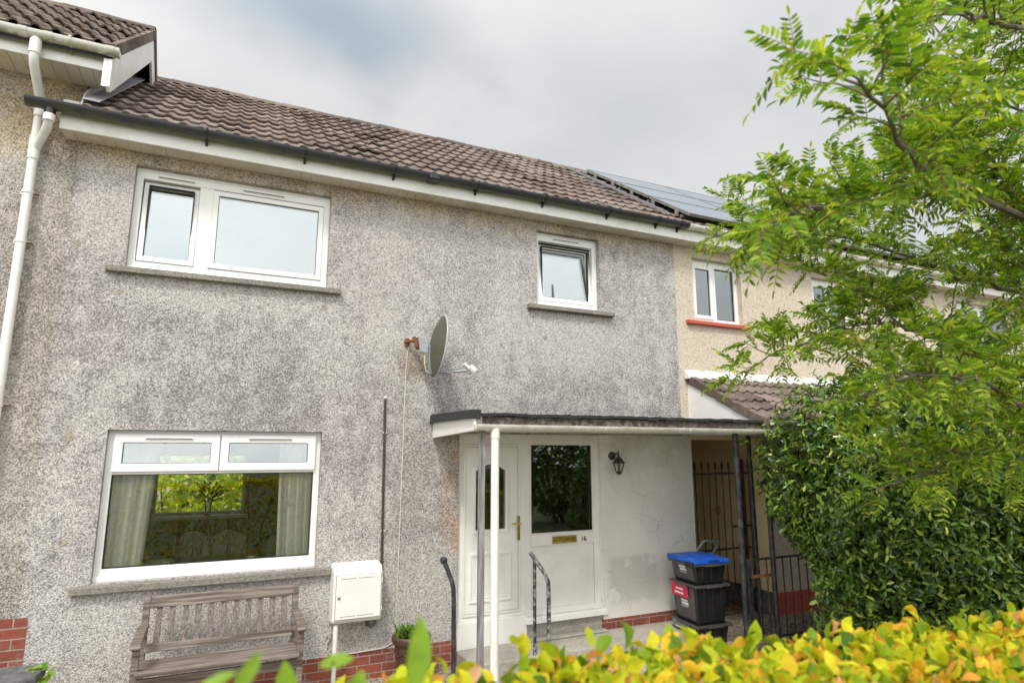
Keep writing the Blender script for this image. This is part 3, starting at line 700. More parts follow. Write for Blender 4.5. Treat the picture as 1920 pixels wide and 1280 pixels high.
# shared white downpipe on the joint of the two houses
dp = thing('downpipe', 'long white downpipe with swan neck taking both gutters beside the left edge', 'downpipe', (-1.69, -.08, .9))
p = MB(); p.tube([(-1.69, -.405, 5.66), (-1.69, -.405, 5.50), (-1.688, -.37, 5.43), (-1.685, -.12, 5.27), (-1.685, -.075, 5.20), (-1.687, -.075, 5.0), (-1.69, -.075, .9)], .036, 16)
p.build('pipe', M_DPIPE, dp, smooth=True)
p = MB(); p.tube([(-1.56, -.285, 5.08), (-1.56, -.285, 5.02), (-1.575, -.24, 4.965), (-1.655, -.10, 4.87), (-1.685, -.075, 4.80)], .036, 14); p.build('branch_pipe', M_DPIPE, dp, smooth=True)
for a, b in (((-1.69, -.405, 5.64), (-1.69, -.405, 5.52)), ((-1.685, -.085, 5.225), (-1.685, -.075, 5.12)), ((-1.687, -.075, 4.93), (-1.687, -.075, 4.72)), ((-1.56, -.285, 5.06), (-1.56, -.285, 5.0))):
    MB().tube([a, b], .043, 16).build('collar', M_DPIPE, dp, smooth=True)
for z in (4.42, 3.98, 2.6):
    b = MB(); b.tube([(-1.69, -.075, z - .012), (-1.69, -.075, z + .012)], .042, 16); b.box(-1.75, -1.63, -.03, 0, z - .012, z + .012); b = b.build('clip', M_DPIPE, dp, smooth=True)
    MB().tube([(-1.66, -.03, z), (-1.618, -.035, z)], .009, 8).build('screw', M_RUST, b)
# ================================================================== RIGHT HOUSE (cream)
rh = thing('terraced_house', 'cream roughcast house on the right with red window sills behind the trees', 'house', (9, 0, .1))
W1 = (5.63, 6.5, 3.965, 4.85); W2 = (7.95, 8.82, 3.965, 4.85); W3 = (11.6, 13.35, 3.965, 4.85); W4 = (12.42, 14.2, 1.14, 2.3)
w = MB(); wall_grid(w, 5.32, 22, 2.42, 5.02, [W1, W2, W3]); wall_grid(w, 6.70, 22, .38, 2.42, [W4]); w.build('wall', M_CREAM, rh)
MB().box(6.70, 22, -.004, .28, .0, .38).build('painted_base', M_REDB, rh)
ps = MB(); ps.box(6.699, 6.8, .0, 4.5, .4, 2.42); ps.box(5.46, 6.699, .01, 4.5, 2.38, 2.42); ps.build('passage_wall', M_TAN, rh)
MB().box(6.695, 6.8, .0, 4.5, .0, .4).build('passage_base', M_STONE, rh)
sh = MB(); sh.box(5.33, 22, 4.6, 4.8, 2.45, 5.1); sh.box(6.8, 22, 4.6, 4.8, .1, 2.45); sh.box(5.33, 22, .3, 4.6, 2.45, 2.6); sh.box(6.8, 22, .3, 4.6, .1, .3); sh.box(21.9, 22, .3, 4.6, .1, 5.1); sh.build('interior', M_ROOM, rh)
for (a, b, c, d), mull in ((W1, 6.06), (W2, 8.38), (W3, 12.4), (W4, 13.2)):
    win = MB().frame(a, b, c, d, .075, .15, .06, .06, .09); win.box(mull - .04, mull + .04, .077, .145, c + .05, d - .08)
    win = win.build('window', M_PVC, rh, bevel=.004)
    MB().frame(a + .05, mull - .03, c + .05, d - .08, .055, .09, .05).build('sash', M_PVC, win, bevel=.004)
    pane(a + .1, mull - .08, c + .1, d - .13, .08, win); pane(mull + .05, b - .07, c + .07, d - .1, .1, win)
    sill(a - .15, b + .13, c, .06, .06, M_RED, win)
    cl = MB(); n = 40
    for k in range(n):
        xa = a + .06 + (b - a - .12) * k / n; xb = a + .06 + (b - a - .12) * (k + 1) / n
        if abs((k / n) - .5) < .1: continue
        cl.add([(xa, .24 + .012 * math.sin(k * 1.7), c), (xb, .24 + .012 * math.sin((k + 1) * 1.7), c), (xb, .24 + .012 * math.sin((k + 1) * 1.7), d), (xa, .24 + .012 * math.sin(k * 1.7), d)], [(0, 1, 2, 3)])
    cl.build('curtain', M_PLASTW, win)
MB().box(5.322, 22, FY, FY + .02, FZ - .003, FZ + .185).build('fascia', M_FASC, rh, bevel=.003)
soffit(5.325, 22, FY + .02, FZ + .003, rh)
tiled(5.06, 14, -.30, 5.162, 2.5, 7.13, 10, 15).build('roof', M_TILE, rh, smooth=True)
under(5.3, 22, -.30, 5.2, 2.5, 7.12).build('roof_deck', M_FELT, rh)
ridge(5.06, 14, 2.5, 7.14).build('ridge_tiles', M_TILE, rh, smooth=True)
st = MB(); st.prism([(5.04, -.26, 5.275), (5.04, 2.45, 7.135), (5.04, 2.45, 7.17), (5.04, -.26, 5.31)], (.022, 0, 0)); st.build('roof_strip', M_GALV, rh)
g = MB(); gutter(g, 5.335, 22, -.285, 5.172, .056)
for x in (5.37, 5.43, 6.1, 7.5): gutter(g, x - .03, x + .03, -.285, 5.173, .062)
g.build('gutter', M_WGUT2, rh, smooth=True)
# lean-to porch roof of the cream house
sl3 = Vector((0, -1.24, -.64)).normalized()
po = tiled(5.47, 9.9, -1.25, 2.565, 0, 3.19, 5, 21, amp=.022)
po.build('porch_roof', M_TILE, rh, smooth=True)
MB().prism([(5.45, -1.23, 2.55), (5.45, 0, 3.16), (5.45, 0, 3.10), (5.45, -1.23, 2.49)], (4.45, 0, 0)).build('porch_deck', M_FASC, rh)
v = MB()
for k in range(5):
    a, b = k / 5, (k + 1) / 5 - .006
    P = lambda t: Vector((5.425, -1.27 + 1.27 * t, 2.55 + .64 * t))
    v.prism([P(a) + Vector((0, 0, .045)), P(b) + Vector((0, 0, .03)), P(b) + Vector((0, 0, -.085)), P(a) + Vector((0, 0, -.07))], (.075, 0, 0))
v.build('porch_verge_tiles', M_TILE, rh, bevel=.004)
MB().prism([(5.447, -1.2, 2.43), (5.447, -1.2, 2.5), (5.447, 0, 3.10), (5.447, 0, 2.43)], (.03, 0, 0)).build('porch_side', M_PVC, rh)
MB().box(5.48, 9.9, -1.22, -1.2, 2.40, 2.54).build('porch_fascia', M_FASC, rh)
MB().box(5.48, 9.9, -1.2, -.005, 2.425, 2.44).build('porch_soffit', M_SOFF, rh)
g = MB(); gutter(g, 5.50, 9.95, -1.28, 2.57, .055); g.build('porch_gutter', M_WGUT2, rh, smooth=True)
fl = MB(); n = 40
for k in range(n):
    xa, xb = 5.40 + 4.5 * k / n, 5.40 + 4.5 * (k + 1) / n; h = .115 + .012 * math.sin(k * 2.3); yy = .09 + .012 * math.sin(k * 1.1)
    fl.prism([(xa, -yy, 3.16), (xa, -.003, 3.16), (xa, -.003, 3.16 + h), (xa, -.02, 3.16 + h), (xa, -yy, 3.195)], (xb - xa, 0, 0))
fl.build('porch_flashing', M_PLASTW, rh)
MB().tube([(9.85, -1.2, 2.5), (9.85, -1.1, 2.35), (9.85, -1.1, .1)], .036, 12).build('porch_downpipe', M_DPIPE, rh, smooth=True)
MB().box(9.5, 9.8, -1.1, 0, .1, 2.42).build('porch_pier', M_CREAM, rh)
# solar panels on the cream house roof
spv = Vector((0, 2.8, 1.915)).normalized(); snv = Vector((0, -spv.z, spv.y)); S0 = Vector((0, -.30, 5.19)) + snv * .085
rows = ('bottom', 'middle', 'top'); cols = ('first', 'second', 'third', 'fourth', 'fifth')
def panel_pt(x, s, h): q = S0 + spv * s + snv * h; return (x, q.y, q.z)
proto = None
for r in range(3):
    for c in range(5):
        lab = 'solar panel in the %s row of the roof array, %s from the bare tiles' % (rows[r], cols[c])
        if proto is None:
            proto = thing('solar_panel', lab, 'solar panel', panel_pt(0, 0, 0), 0, 'solar panels on the cream house roof')
            a = MB(); q = [Vector((0, 0, 0)), Vector((1.64, 0, 0)), Vector((1.64, 0, 0)) + spv * 1.0, spv * 1.0]; qi = [Vector((.012, 0, 0)) + spv * .012, Vector((1.628, 0, 0)) + spv * .012, Vector((1.628, 0, 0)) + spv * .988, Vector((.012, 0, 0)) + spv * .988]
            a.ring(qi, q, snv * .04); a.build('panel_frame', M_ALU, proto, local=True)
            MB().prism([p + snv * .02 for p in qi], snv * .016).build('glass_face', M_SOLAR, proto, local=True)
            o = proto
        else: o = copy_tree(proto)
        o.location = panel_pt(5.36 + c * 1.66, .06 + r * 1.02, 0); o['label'] = lab
for r in range(4):
    mb = MB(); a = panel_pt(5.35, .2 + r * .85, -.06); mb.box(a[0], a[0] + 8.3, a[1] - .02, a[1] + .02, a[2], a[2] + .04); mb.build('panel_rail', M_ALU, rh)
for r in range(5):
    a = panel_pt(5.33, .3 + r * .6, -.05); MB().box(a[0], a[0] + .035, a[1] - .02, a[1] + .02, a[2] - .02, a[2] + .07).build('rail_clamp', M_ALU, rh)
# ================================================================== CANOPY over the door
ca = thing('door_canopy', 'flat felted canopy over the front door with white side board, gutter and posts', 'canopy', (2.0, -.6, .13))
MB().box(1.99, 5.44, -1.19, -.002, 2.44, 2.46).build('ceiling', M_SOFF, ca)
MB().hexa([(1.985, -1.2, 2.415), (2.015, -1.2, 2.415), (2.015, -.004, 2.37), (1.985, -.004, 2.37), (1.985, -1.2, 2.53), (2.015, -1.2, 2.53), (2.015, -.004, 2.53), (1.985, -.004, 2.53)]).build('side_board', M_PVCD, ca, bevel=.004)
fe = MB(); n = 30; random.seed(8)
fe.hexa([(1.95, -1.22, 2.525), (2.04, -1.22, 2.515), (2.04, -.004, 2.535), (1.95, -.004, 2.525), (1.96, -1.22, 2.60), (2.05, -1.22, 2.60), (2.05, -.004, 2.615), (1.96, -.004, 2.615)])
for k in range(n):
    xa, xb = 2.05 + 3.39 * k / n, 2.05 + 3.39 * (k + 1) / n; q = rnd(-.006, .006); yq = rnd(0, .012)
    fe.hexa([(xa, -1.235 - yq, 2.545 + q), (xb, -1.235 - yq, 2.545 + q), (xb, -.004, 2.54), (xa, -.004, 2.54), (xa, -1.235 - yq, 2.572 + q), (xb, -1.235 - yq, 2.572 + rnd(-.005, .008)), (xb, -.004, 2.6), (xa, -.004, 2.6)])
fe.build('felt_roof', M_FELT, ca)
MB().box(2.06, 5.44, -1.21, -1.19, 2.455, 2.54).build('fascia', M_FLAKE, ca)
MB().box(2.018, 2.058, -1.215, -1.16, 2.43, 2.545).build('fascia_end', M_WOODR, ca)
g = MB(); gutter(g, 1.98, 5.44, -1.265, 2.468, .05); gutter_end(g, 1.98, -1.265, 2.468, .052)
for x in (2.03, 2.07, 2.21, 3.32, 3.52, 3.56, 4.35): gutter(g, x - .022, x + .022, -1.265, 2.469, .056)
gutter(g, 5.40, 5.62, -1.265, 2.47, .052)
g.build('gutter', M_WGUT2, ca, smooth=True)
p = MB(); p.tube([(2.165, -1.265, 2.42), (2.165, -1.265, .13)], .036, 18); p = p.build('drainpipe', M_DPIPE, ca, smooth=True)
MB().tube([(2.165, -1.265, 2.435), (2.165, -1.265, 2.35)], .041, 18).build('collar', M_DPIPE, p, smooth=True)
MB().box(2.05, 2.10, -1.2, -1.15, .13, 2.44).build('post', M_WOODR, ca, bevel=.004)
MB().tube([(5.13, -1.1, .12), (5.13, -1.1, 2.45)], .031, 14).build('post', M_IRON, ca, smooth=True)
# black posts that carry the porch of the cream house
MB().tube([(5.95, -.5, .1), (5.94, -.5, 2.43)], .028, 14).build('porch_post', M_IRON, rh, smooth=True)
MB().tube([(5.55, -1.12, .1), (5.555, -1.12, 2.43)], .026, 14).build('porch_post', M_IRON, rh, smooth=True)
# ================================================================== WALL FITTINGS
# satellite dish
sd = thing('satellite_dish', 'green stained satellite dish on a rusty wall bracket seen edge on', 'satellite dish', (1.74, 0, 3.33))
N = Vector((.965, -.03, -.12)).normalized(); U = Vector((.14, .02, 1)); U = (U - N * U.dot(N)).normalized(); S = N.cross(U)
C0 = Vector((1.915, -.36, 3.29)); vs = []; fs = []; rings = 10; seg = 40
for side in (0, 1):
    for i in range(rings + 1):
        t = i / rings
        for k in range(seg):
            a = 2 * math.pi * k / seg; dp_ = -.075 * (1 - t * t) - (0.004 if side == 0 else 0)
            vs.append(C0 + S * (.27 * t * math.cos(a)) + U * (.325 * t * math.sin(a)) + N * dp_)
half = (rings + 1) * seg
for side in (0, 1):
    for i in range(rings):
        for k in range(seg):
            q = (side * half + i * seg + k, side * half + i * seg + (k + 1) % seg, side * half + (i + 1) * seg + (k + 1) % seg, side * half + (i + 1) * seg + k)
            fs.append(q if side else q[::-1])
MB().add(vs, fs).build('dish', M_DISHB, sd, smooth=True)
rim = MB(); rim.tube([C0 + S * (.272 * math.cos(2 * math.pi * k / 48)) + U * (.327 * math.sin(2 * math.pi * k / 48)) + N * .004 for k in range(49)], .008, 8); rim.build('rim', M_DISHF, sd, smooth=True)
b = MB(); b.tube([(1.66, -.02, 3.375), (1.76, -.14, 3.375)], .018, 10); b.box(1.655, 1.70, -.03, .0, 3.33, 3.41); b.tube([(1.72, -.13, 3.41), (1.76, -.16, 3.28)], .022, 10); b.tube([(1.75, -.16, 3.40), (1.75, -.16, 3.30)], .03, 12); b.build('wall_bracket', M_RUST, sd, smooth=True)
b = MB(); b.hexa([(1.755, -.24, 3.24), (1.84, -.33, 3.22), (1.85, -.30, 3.22), (1.765, -.2, 3.24), (1.745, -.2, 3.40), (1.80, -.27, 3.39), (1.81, -.24, 3.39), (1.76, -.17, 3.40)]); b.box(1.82, 1.852, -.36, -.30, 3.0, 3.30); b.build('mount_plate', M_GALV, sd, bevel=.004)
arm = MB(); arm.tube([(1.82, -.34, 3.015), (2.02, -.38, 3.025), (2.20, -.42, 3.05)], .013, 8); arm.tube([(2.0, -.375, 3.024), (2.03, -.381, 3.026)], .018, 8); arm.build('feed_arm', M_GALV, sd, smooth=True)
ln = MB(); ln.tube([(2.17, -.42, 3.115), (2.215, -.42, 3.085)], [.026, .02], 12); ln.tube([(2.215, -.42, 3.085), (2.24, -.42, 3.07)], .024, 12); ln.tube([(2.235, -.42, 3.09), (2.285, -.42, 3.045)], .042, 12); ln.tube([(2.275, -.42, 3.04), (2.262, -.42, 3.0)], .008, 8); ln.build('receiver', M_PLASTW, sd, smooth=True)
c = MB(); c.tube([(2.262, -.42, 3.0), (2.22, -.42, 2.985), (2.15, -.41, 2.985), (2.08, -.40, 3.015), (2.0, -.39, 3.02)], .004, 6)
c.tube([(1.85, -.33, 3.0), (1.80, -.32, 3.04), (1.79, -.3, 3.12), (1.80, -.28, 3.2)], .004, 6); c.build('lead', M_CORD, sd, smooth=True)
cb = MB(); cb.tube([(1.80, -.22, 3.39), (1.76, -.12, 3.40), (1.71, -.03, 3.37), (1.692, -.006, 3.28), (1.677, -.006, 3.05), (1.668, -.006, 2.0), (1.655, -.006, .47)], .0045, 6)
tag(cb.build('aerial_cable', M_CORD, smooth=True), 'thin cream cable running down the wall from the satellite dish', 'cable')
cb = MB(); cb.tube([(.985, -.02, .51), (.99, -.03, .55), (1.02, -.03, .53), (1.0, -.02, .47), (1.0, -.01, .40), (1.05, -.008, .35), (1.3, -.008, .352), (1.55, -.008, .362), (1.64, -.008, .40), (1.655, -.008, .46)], .006, 6)
cb.tube([(.975, -.01, .53), (1.0, -.03, .56), (1.03, -.02, .56), (1.035, -.01, .50)], .006, 6)
tag(cb.build('phone_cable', M_CORD, smooth=True), 'white cable along the top of the brick base ending in a loose coil', 'cable')
co = thing('conduit', 'straight dark brown cable conduit standing on the wall above the meter box', 'conduit', (1.48, 0, 1.1))
MB().tube([(1.468, -.014, 2.76), (1.49, -.014, 1.1)], .0125, 10).build('tube', M_COND, co, smooth=True)
c = MB(); c.lathe((1.468, -.012, 2.765), [(.014, 0), (.018, .012), (.012, .024), (.002, .028)], 10); c.box(1.452, 1.49, -.022, 0, 2.415, 2.43); c.box(1.472, 1.51, -.022, 0, 1.45, 1.465); c.build('clip', M_CORD, co)
# meter box
mt = thing('meter_box', 'white plastic gas meter box mounted low on the pebbledash wall', 'meter box', (1.25, 0, .65))
b = MB(); b.prism([(1.005, 0, .655), (1.005, -.19, .675), (1.005, -.21, .70), (1.005, -.21, 1.10), (1.005, -.17, 1.165), (1.005, 0, 1.185)], (.455, 0, 0)); b.build('box', M_METER, mt, bevel=.014)
d = MB(); d.box(1.03, 1.445, -.222, -.2, .71, 1.095); d.build('door', M_METER, mt, bevel=.006)
d = MB(); d.frame(1.026, 1.449, .706, 1.099, -.2125, -.205, .005); 
for z in (.735, 1.065):
    for a, q in ((1.07, 1.21), (1.23, 1.38)): d.box(a, q, -.2228, -.22, z, z + .004)
d.build('seam', M_VENT, mt)
MB().lathe((1.055, -.223, .905), [(.014, 0), (.014, .006), (.007, .01)], 12, 'y').build('lock', M_GALV, mt)
for z in (.78, 1.03): MB().tube([(1.455, -.21, z - .02), (1.455, -.21, z + .02)], .006, 8).build('hinge', M_PLASTW, mt)
MB().tube([(1.05, -.16, .66), (1.05, -.16, .16)], .022, 14).build('service_pipe', M_DPIPE, mt, smooth=True)
MB().tube([(1.05, -.16, .17), (1.05, -.16, .09)], .03, 14).build('pipe_sleeve', M_BLK, mt, smooth=True)
MB().tube([(1.36, -.03, .64), (1.36, -.05, .60), (1.40, -.05, .58), (1.44, -.05, .60), (1.44, -.03, .65)], .016, 10).build('cable_bend', M_STONE, mt, smooth=True)
# wall lantern
la = thing('wall_lantern', 'small black carriage lantern on the white wall right of the door', 'lantern', (4.24, 0, 2.1))
MB().lathe((4.235, 0, 2.175), [(.05, 0), (.05, .012), (.035, .026), (.015, .035)], 18, 'y').build('backplate', M_IRON, la, smooth=True)
a = MB(); a.tube([(4.235, -.03, 2.175), (4.235, -.07, 2.20), (4.24, -.11, 2.205), (4.245, -.13, 2.18)], .011, 10); a.lathe((4.245, -.13, 2.165), [(.016, 0), (.01, .02), (.004, .05), (.009, .06), (.002, .075)], 10); a.build('arm', M_IRON, la, smooth=True)
LC = Vector((4.245, -.13, 0))
MB().lathe(LC + Vector((0, 0, 2.09)), [(.082, 0), (.076, .012), (.05, .045), (.022, .075), (.008, .085)], 6).build('roof_cap', M_IRON, la)
f = MB()
for k in range(6):
    a = 2 * math.pi * k / 6; f.tube([LC + Vector((.068 * math.cos(a), .068 * math.sin(a), 2.09)), LC + Vector((.036 * math.cos(a), .036 * math.sin(a), 1.985))], .005, 6)
f.lathe(LC + Vector((0, 0, 1.955)), [(.008, 0), (.02, .01), (.04, .024), (.038, .034)], 6); f.lathe(LC + Vector((0, 0, 1.985)), [(.02, 0), (.012, .03)], 8); f.build('cage', M_IRON, la)
MB().lathe(LC + Vector((0, 0, 1.988)), [(.033, 0), (.064, .102)], 6).build('glass', M_GLASSL, la)
# handrails
hr = thing('handrail', 'black painted handrail by the pebbledash wall left of the front door', 'handrail', (2.1, -.5, .12), group='handrails either side of the door')
MB().tube([(1.995, -.42, 1.20), (2.02, -.45, 1.13), (2.055, -.49, 1.02), (2.068, -.5, .96), (2.075, -.5, .85), (2.085, -.5, .1)], .022, 14).build('rail', M_IRON, hr, smooth=True)
MB().lathe((1.995, -.42, 1.2), [(.002, -.035), (.026, -.028), (.036, 0), (.026, .028), (.002, .035)], 16).build('end_cap', M_IRON, hr, smooth=True)
hr = thing('handrail', 'chipped black handrail with two uprights in front of the letterbox panel', 'handrail', (3.0, -.5, .12), group='handrails either side of the door')
r_ = MB(); r_.tube([(2.935, -.40, 1.205), (2.965, -.44, 1.15), (3.035, -.52, 1.02), (3.062, -.55, .93), (3.066, -.55, .8), (3.062, -.55, .12)], .022, 14); r_.build('rail', M_CHIP, hr, smooth=True)
MB().tube([(2.965, -.44, 1.14), (2.96, -.44, .20)], .018, 12).build('upright', M_CHIP, hr, smooth=True)
# ================================================================== GATE AND RAILINGS
gt = thing('iron_gate', 'tall rusty black iron gate with spear tops closing the side passage', 'gate', (6.0, .25, .12))
y = .22; f = MB()
for x in (5.58, 6.66): f.box(x - .02, x + .02, y - .02, y + .02, .12, 2.13)
f.box(6.49, 6.535, y - .02, y + .02, .12, 2.12)
for z in (1.93, .95, .22): f.box(5.58, 6.66, y - .016, y + .016, z - .012, z + .012)
f.build('frame', M_RUSTI, gt)
for i in range(7):
    x = 5.69 + i * .118; q = MB(); q.tube([(x, y, .22), (x, y, 2.0)], .008, 6); q = q.build('bar', M_RUSTI, gt)
    q2 = MB(); q2.lathe((x, y, 1.99), [(.008, 0), (.022, .02), (.012, .035), (.02, .05), (.003, .12)], 6); q2.build('spear', M_RUSTI, q)
for z in (1.45, .72):
    q = MB()
    for k in range(4):
        a0 = math.pi / 2 * k; q.tube([(6.044 + .035 * math.sin(math.pi * t / 6) * math.cos(a0 + t * .5), y - .01 + .035 * math.sin(math.pi * t / 6) * math.sin(a0 + t * .5), z - .06 + .02 * t) for t in range(7)], .006, 5)
    q.build('basket_twist', M_RUST, gt)
q = MB(); q.box(6.28, 6.60, y - .03, y - .015, 1.22, 1.25); q.tube([(6.30, y - .03, 1.235), (6.30, y - .08, 1.235), (6.38, y - .08, 1.235)], .008, 8); q.build('latch', M_RUSTI, gt)
rl = thing('garden_railing', 'low black iron railing with a latch, running behind the bush', 'railing', (5.6, -1.0, .12))
f = MB(); f.box(5.31, 7.2, -1.01, -.99, 1.045, 1.065); f.box(5.31, 7.2, -1.01, -.99, .22, .24); f.box(5.30, 5.335, -1.018, -.982, .12, 1.06); f.build('rail', M_IRON, rl)
for i in range(15): MB().tube([(5.45 + i * .125, -1, .23), (5.45 + i * .125, -1, 1.05)], .008, 6).build('bar', M_IRON, rl)
for i in range(8):
    x = 5.5 + i * .2; MB().tube([(x + .04 * math.cos(t * .6) * (1 - t * .06), -1.0, .30 + .04 * math.sin(t * .6) * (1 - t * .06)) for t in range(12)], .006, 5).build('scroll', M_IRON, rl)
q = MB(); q.box(5.32, 5.60, -1.04, -1.0, .87, .895); q.tube([(5.55, -1.03, .90), (5.55, -1.03, .84)], .014, 8); q.build('latch', M_RUST, rl)
# ================================================================== BENCH
be = thing('garden_bench', 'weathered grey teak bench with slatted back under the ground floor window', 'bench', (.1, -.55, .1))
BX0, BX1, BY, BF = -.46, .65, -.34, -.80
f = MB(); f.hexa([(BX0, BY + .06, .98), (BX1, BY + .06, .98), (BX1, BY + .10, .98), (BX0, BY + .10, .98), (BX0, BY + .085, 1.065), (BX1, BY + .085, 1.065), (BX1, BY + .12, 1.065), (BX0, BY + .12, 1.065)])
f.hexa([(BX0, BY - .035, .67), (BX1, BY - .035, .67), (BX1, BY, .67), (BX0, BY, .67), (BX0, BY - .02, .725), (BX1, BY - .02, .725), (BX1, BY + .015, .725), (BX0, BY + .015, .725)])
f.build('back_frame', M_WOOD, be, bevel=.006)
for k in range(11):
    x = BX0 + .075 + k * (BX1 - BX0 - .15) / 10
    MB().hexa([(x - .022, BY - .015, .72), (x + .022, BY - .015, .72), (x + .022, BY + .002, .72), (x - .022, BY + .002, .72), (x - .022, BY + .075, .985), (x + .022, BY + .075, .985), (x + .022, BY + .09, .985), (x - .022, BY + .09, .985)]).build('back_slat', M_WOODV, be, bevel=.003)
for k in range(5):
    y = BY - .08 - k * .092; z = .605 + .012 * k * .6
    MB().box(BX0 - .01, BX1 + .01, y - .078, y, z, z + .024).build('seat_slat', M_WOOD, be, bevel=.004)
MB().box(BX0, BX1, BF + .005, BF + .03, .53, .603).build('front_rail', M_WOOD, be, bevel=.004)
MB().box(BX0, BX1, BY - .05, BY - .02, .53, .603).build('back_rail', M_WOOD, be, bevel=.004)
for x in (BX0 - .02, BX1 + .02):
    MB().hexa([(x - .025, BY - .06, .1), (x + .025, BY - .06, .1), (x + .025, BY + .0, .1), (x - .025, BY + .0, .1), (x - .025, BY + .075, 1.075), (x + .025, BY + .075, 1.075), (x + .025, BY + .12, 1.075), (x - .025, BY + .12, 1.075)]).build('leg', M_WOOD, be, bevel=.004)
    MB().box(x - .025, x + .025, BF, BF + .05, .1, .815).build('leg', M_WOOD, be, bevel=.004)
    a = MB(); a.prism([(x - .035, BY + .03, .84), (x - .035, BY - .2, .85), (x - .035, BF + .03, .835), (x - .035, BF - .03, .815), (x - .035, BF - .055, .82), (x - .035, BF - .055, .84), (x - .035, BF - .02, .86), (x - .035, BY - .2, .882), (x - .035, BY + .05, .872)], (.07, 0, 0)); a.build('arm', M_WOOD, be, bevel=.008)
# ================================================================== POT with grass, stone slab
pt = thing('plant_pot', 'dark brown moulded plant pot with swag pattern beside the meter box', 'plant pot', (1.74, -.27, .1))
MB().lathe((1.74, -.27, .1), [(.11, 0), (.118, .05), (.155, .33), (.158, .35), (.178, .365), (.185, .39), (.185, .415), (.172, .43), (.155, .425), (.148, .36), (.02, .355)], 32).build('body', M_TERRA, pt, smooth=True)
sw = MB()
for k in range(8):
    a0 = 2 * math.pi * k / 8
    sw.tube([(1.74 + (.150 + .006) * math.cos(a0 + t * math.pi / 4 / 8), -.27 + .156 * math.sin(a0 + t * math.pi / 4 / 8), .1 + .30 - .035 * math.sin(math.pi * t / 8)) for t in range(9)], .006, 6)
sw.build('swag', M_TERRA, pt, smooth=True)
MB().lathe((1.74, -.27, .455), [(.146, 0), (.14, .012), (.05, .025), (.005, .028)], 20).build('soil', M_SOIL, pt, smooth=True)
random.seed(4); g = Leaves()
for k in range(150):
    a = rnd(0, 6.28); r = abs(random.gauss(0, .045)); p = Vector((1.70 + r * math.cos(a), -.28 + r * math.sin(a), .46)); d = Vector((math.cos(a) * rnd(.1, .7), math.sin(a) * rnd(.1, .7), 1))
    g.add(p, d, Vector((rnd(-1, 1), rnd(-1, 1), .2)), rnd(.09, .19), .007)
for k in range(40):
    a = rnd(0, 6.28); p = Vector((1.84 + rnd(-.03, .03), -.25 + rnd(-.03, .03), .46)); g.add(p, (math.cos(a) * .5, math.sin(a) * .5, 1), (rnd(-1, 1), rnd(-1, 1), .2), rnd(.04, .1), .01)
tag(g.build('grass_tuft', L_GRASS), 'tuft of fresh green grass sprouting in the brown pot', 'plant')
sb = MB(); sb.prism([(-1.95, -.75, .60), (-1.25, -.78, .60), (-1.10, -.62, .60), (-1.08, -.42, .60), (-1.15, -.30, .60), (-1.95, -.28, .60)], (0, 0, .07)); 
sb.lathe((-1.5, -.52, .1), [(.24, 0), (.2, .1), (.16, .4), (.22, .52)], 16)
tag(sb.build('stone_slab', M_STONE, bevel=.02), 'mottled grey stone table slab in the bottom left corner by the brick', 'garden stone')
random.seed(12); g = Leaves()
for k in range(26): g.add((-1.12 + rnd(-.05, .07), -.5 + rnd(-.08, .08), .58 + rnd(0, .1)), (rnd(-.4, 1), rnd(-1, .3), rnd(-.2, .8)), (rnd(-.4, .4), -.4, 1), rnd(.05, .1), rnd(.03, .05))
tag(g.build('weed', L_GREEN), 'small green weed growing at the end of the grey slab', 'plant')
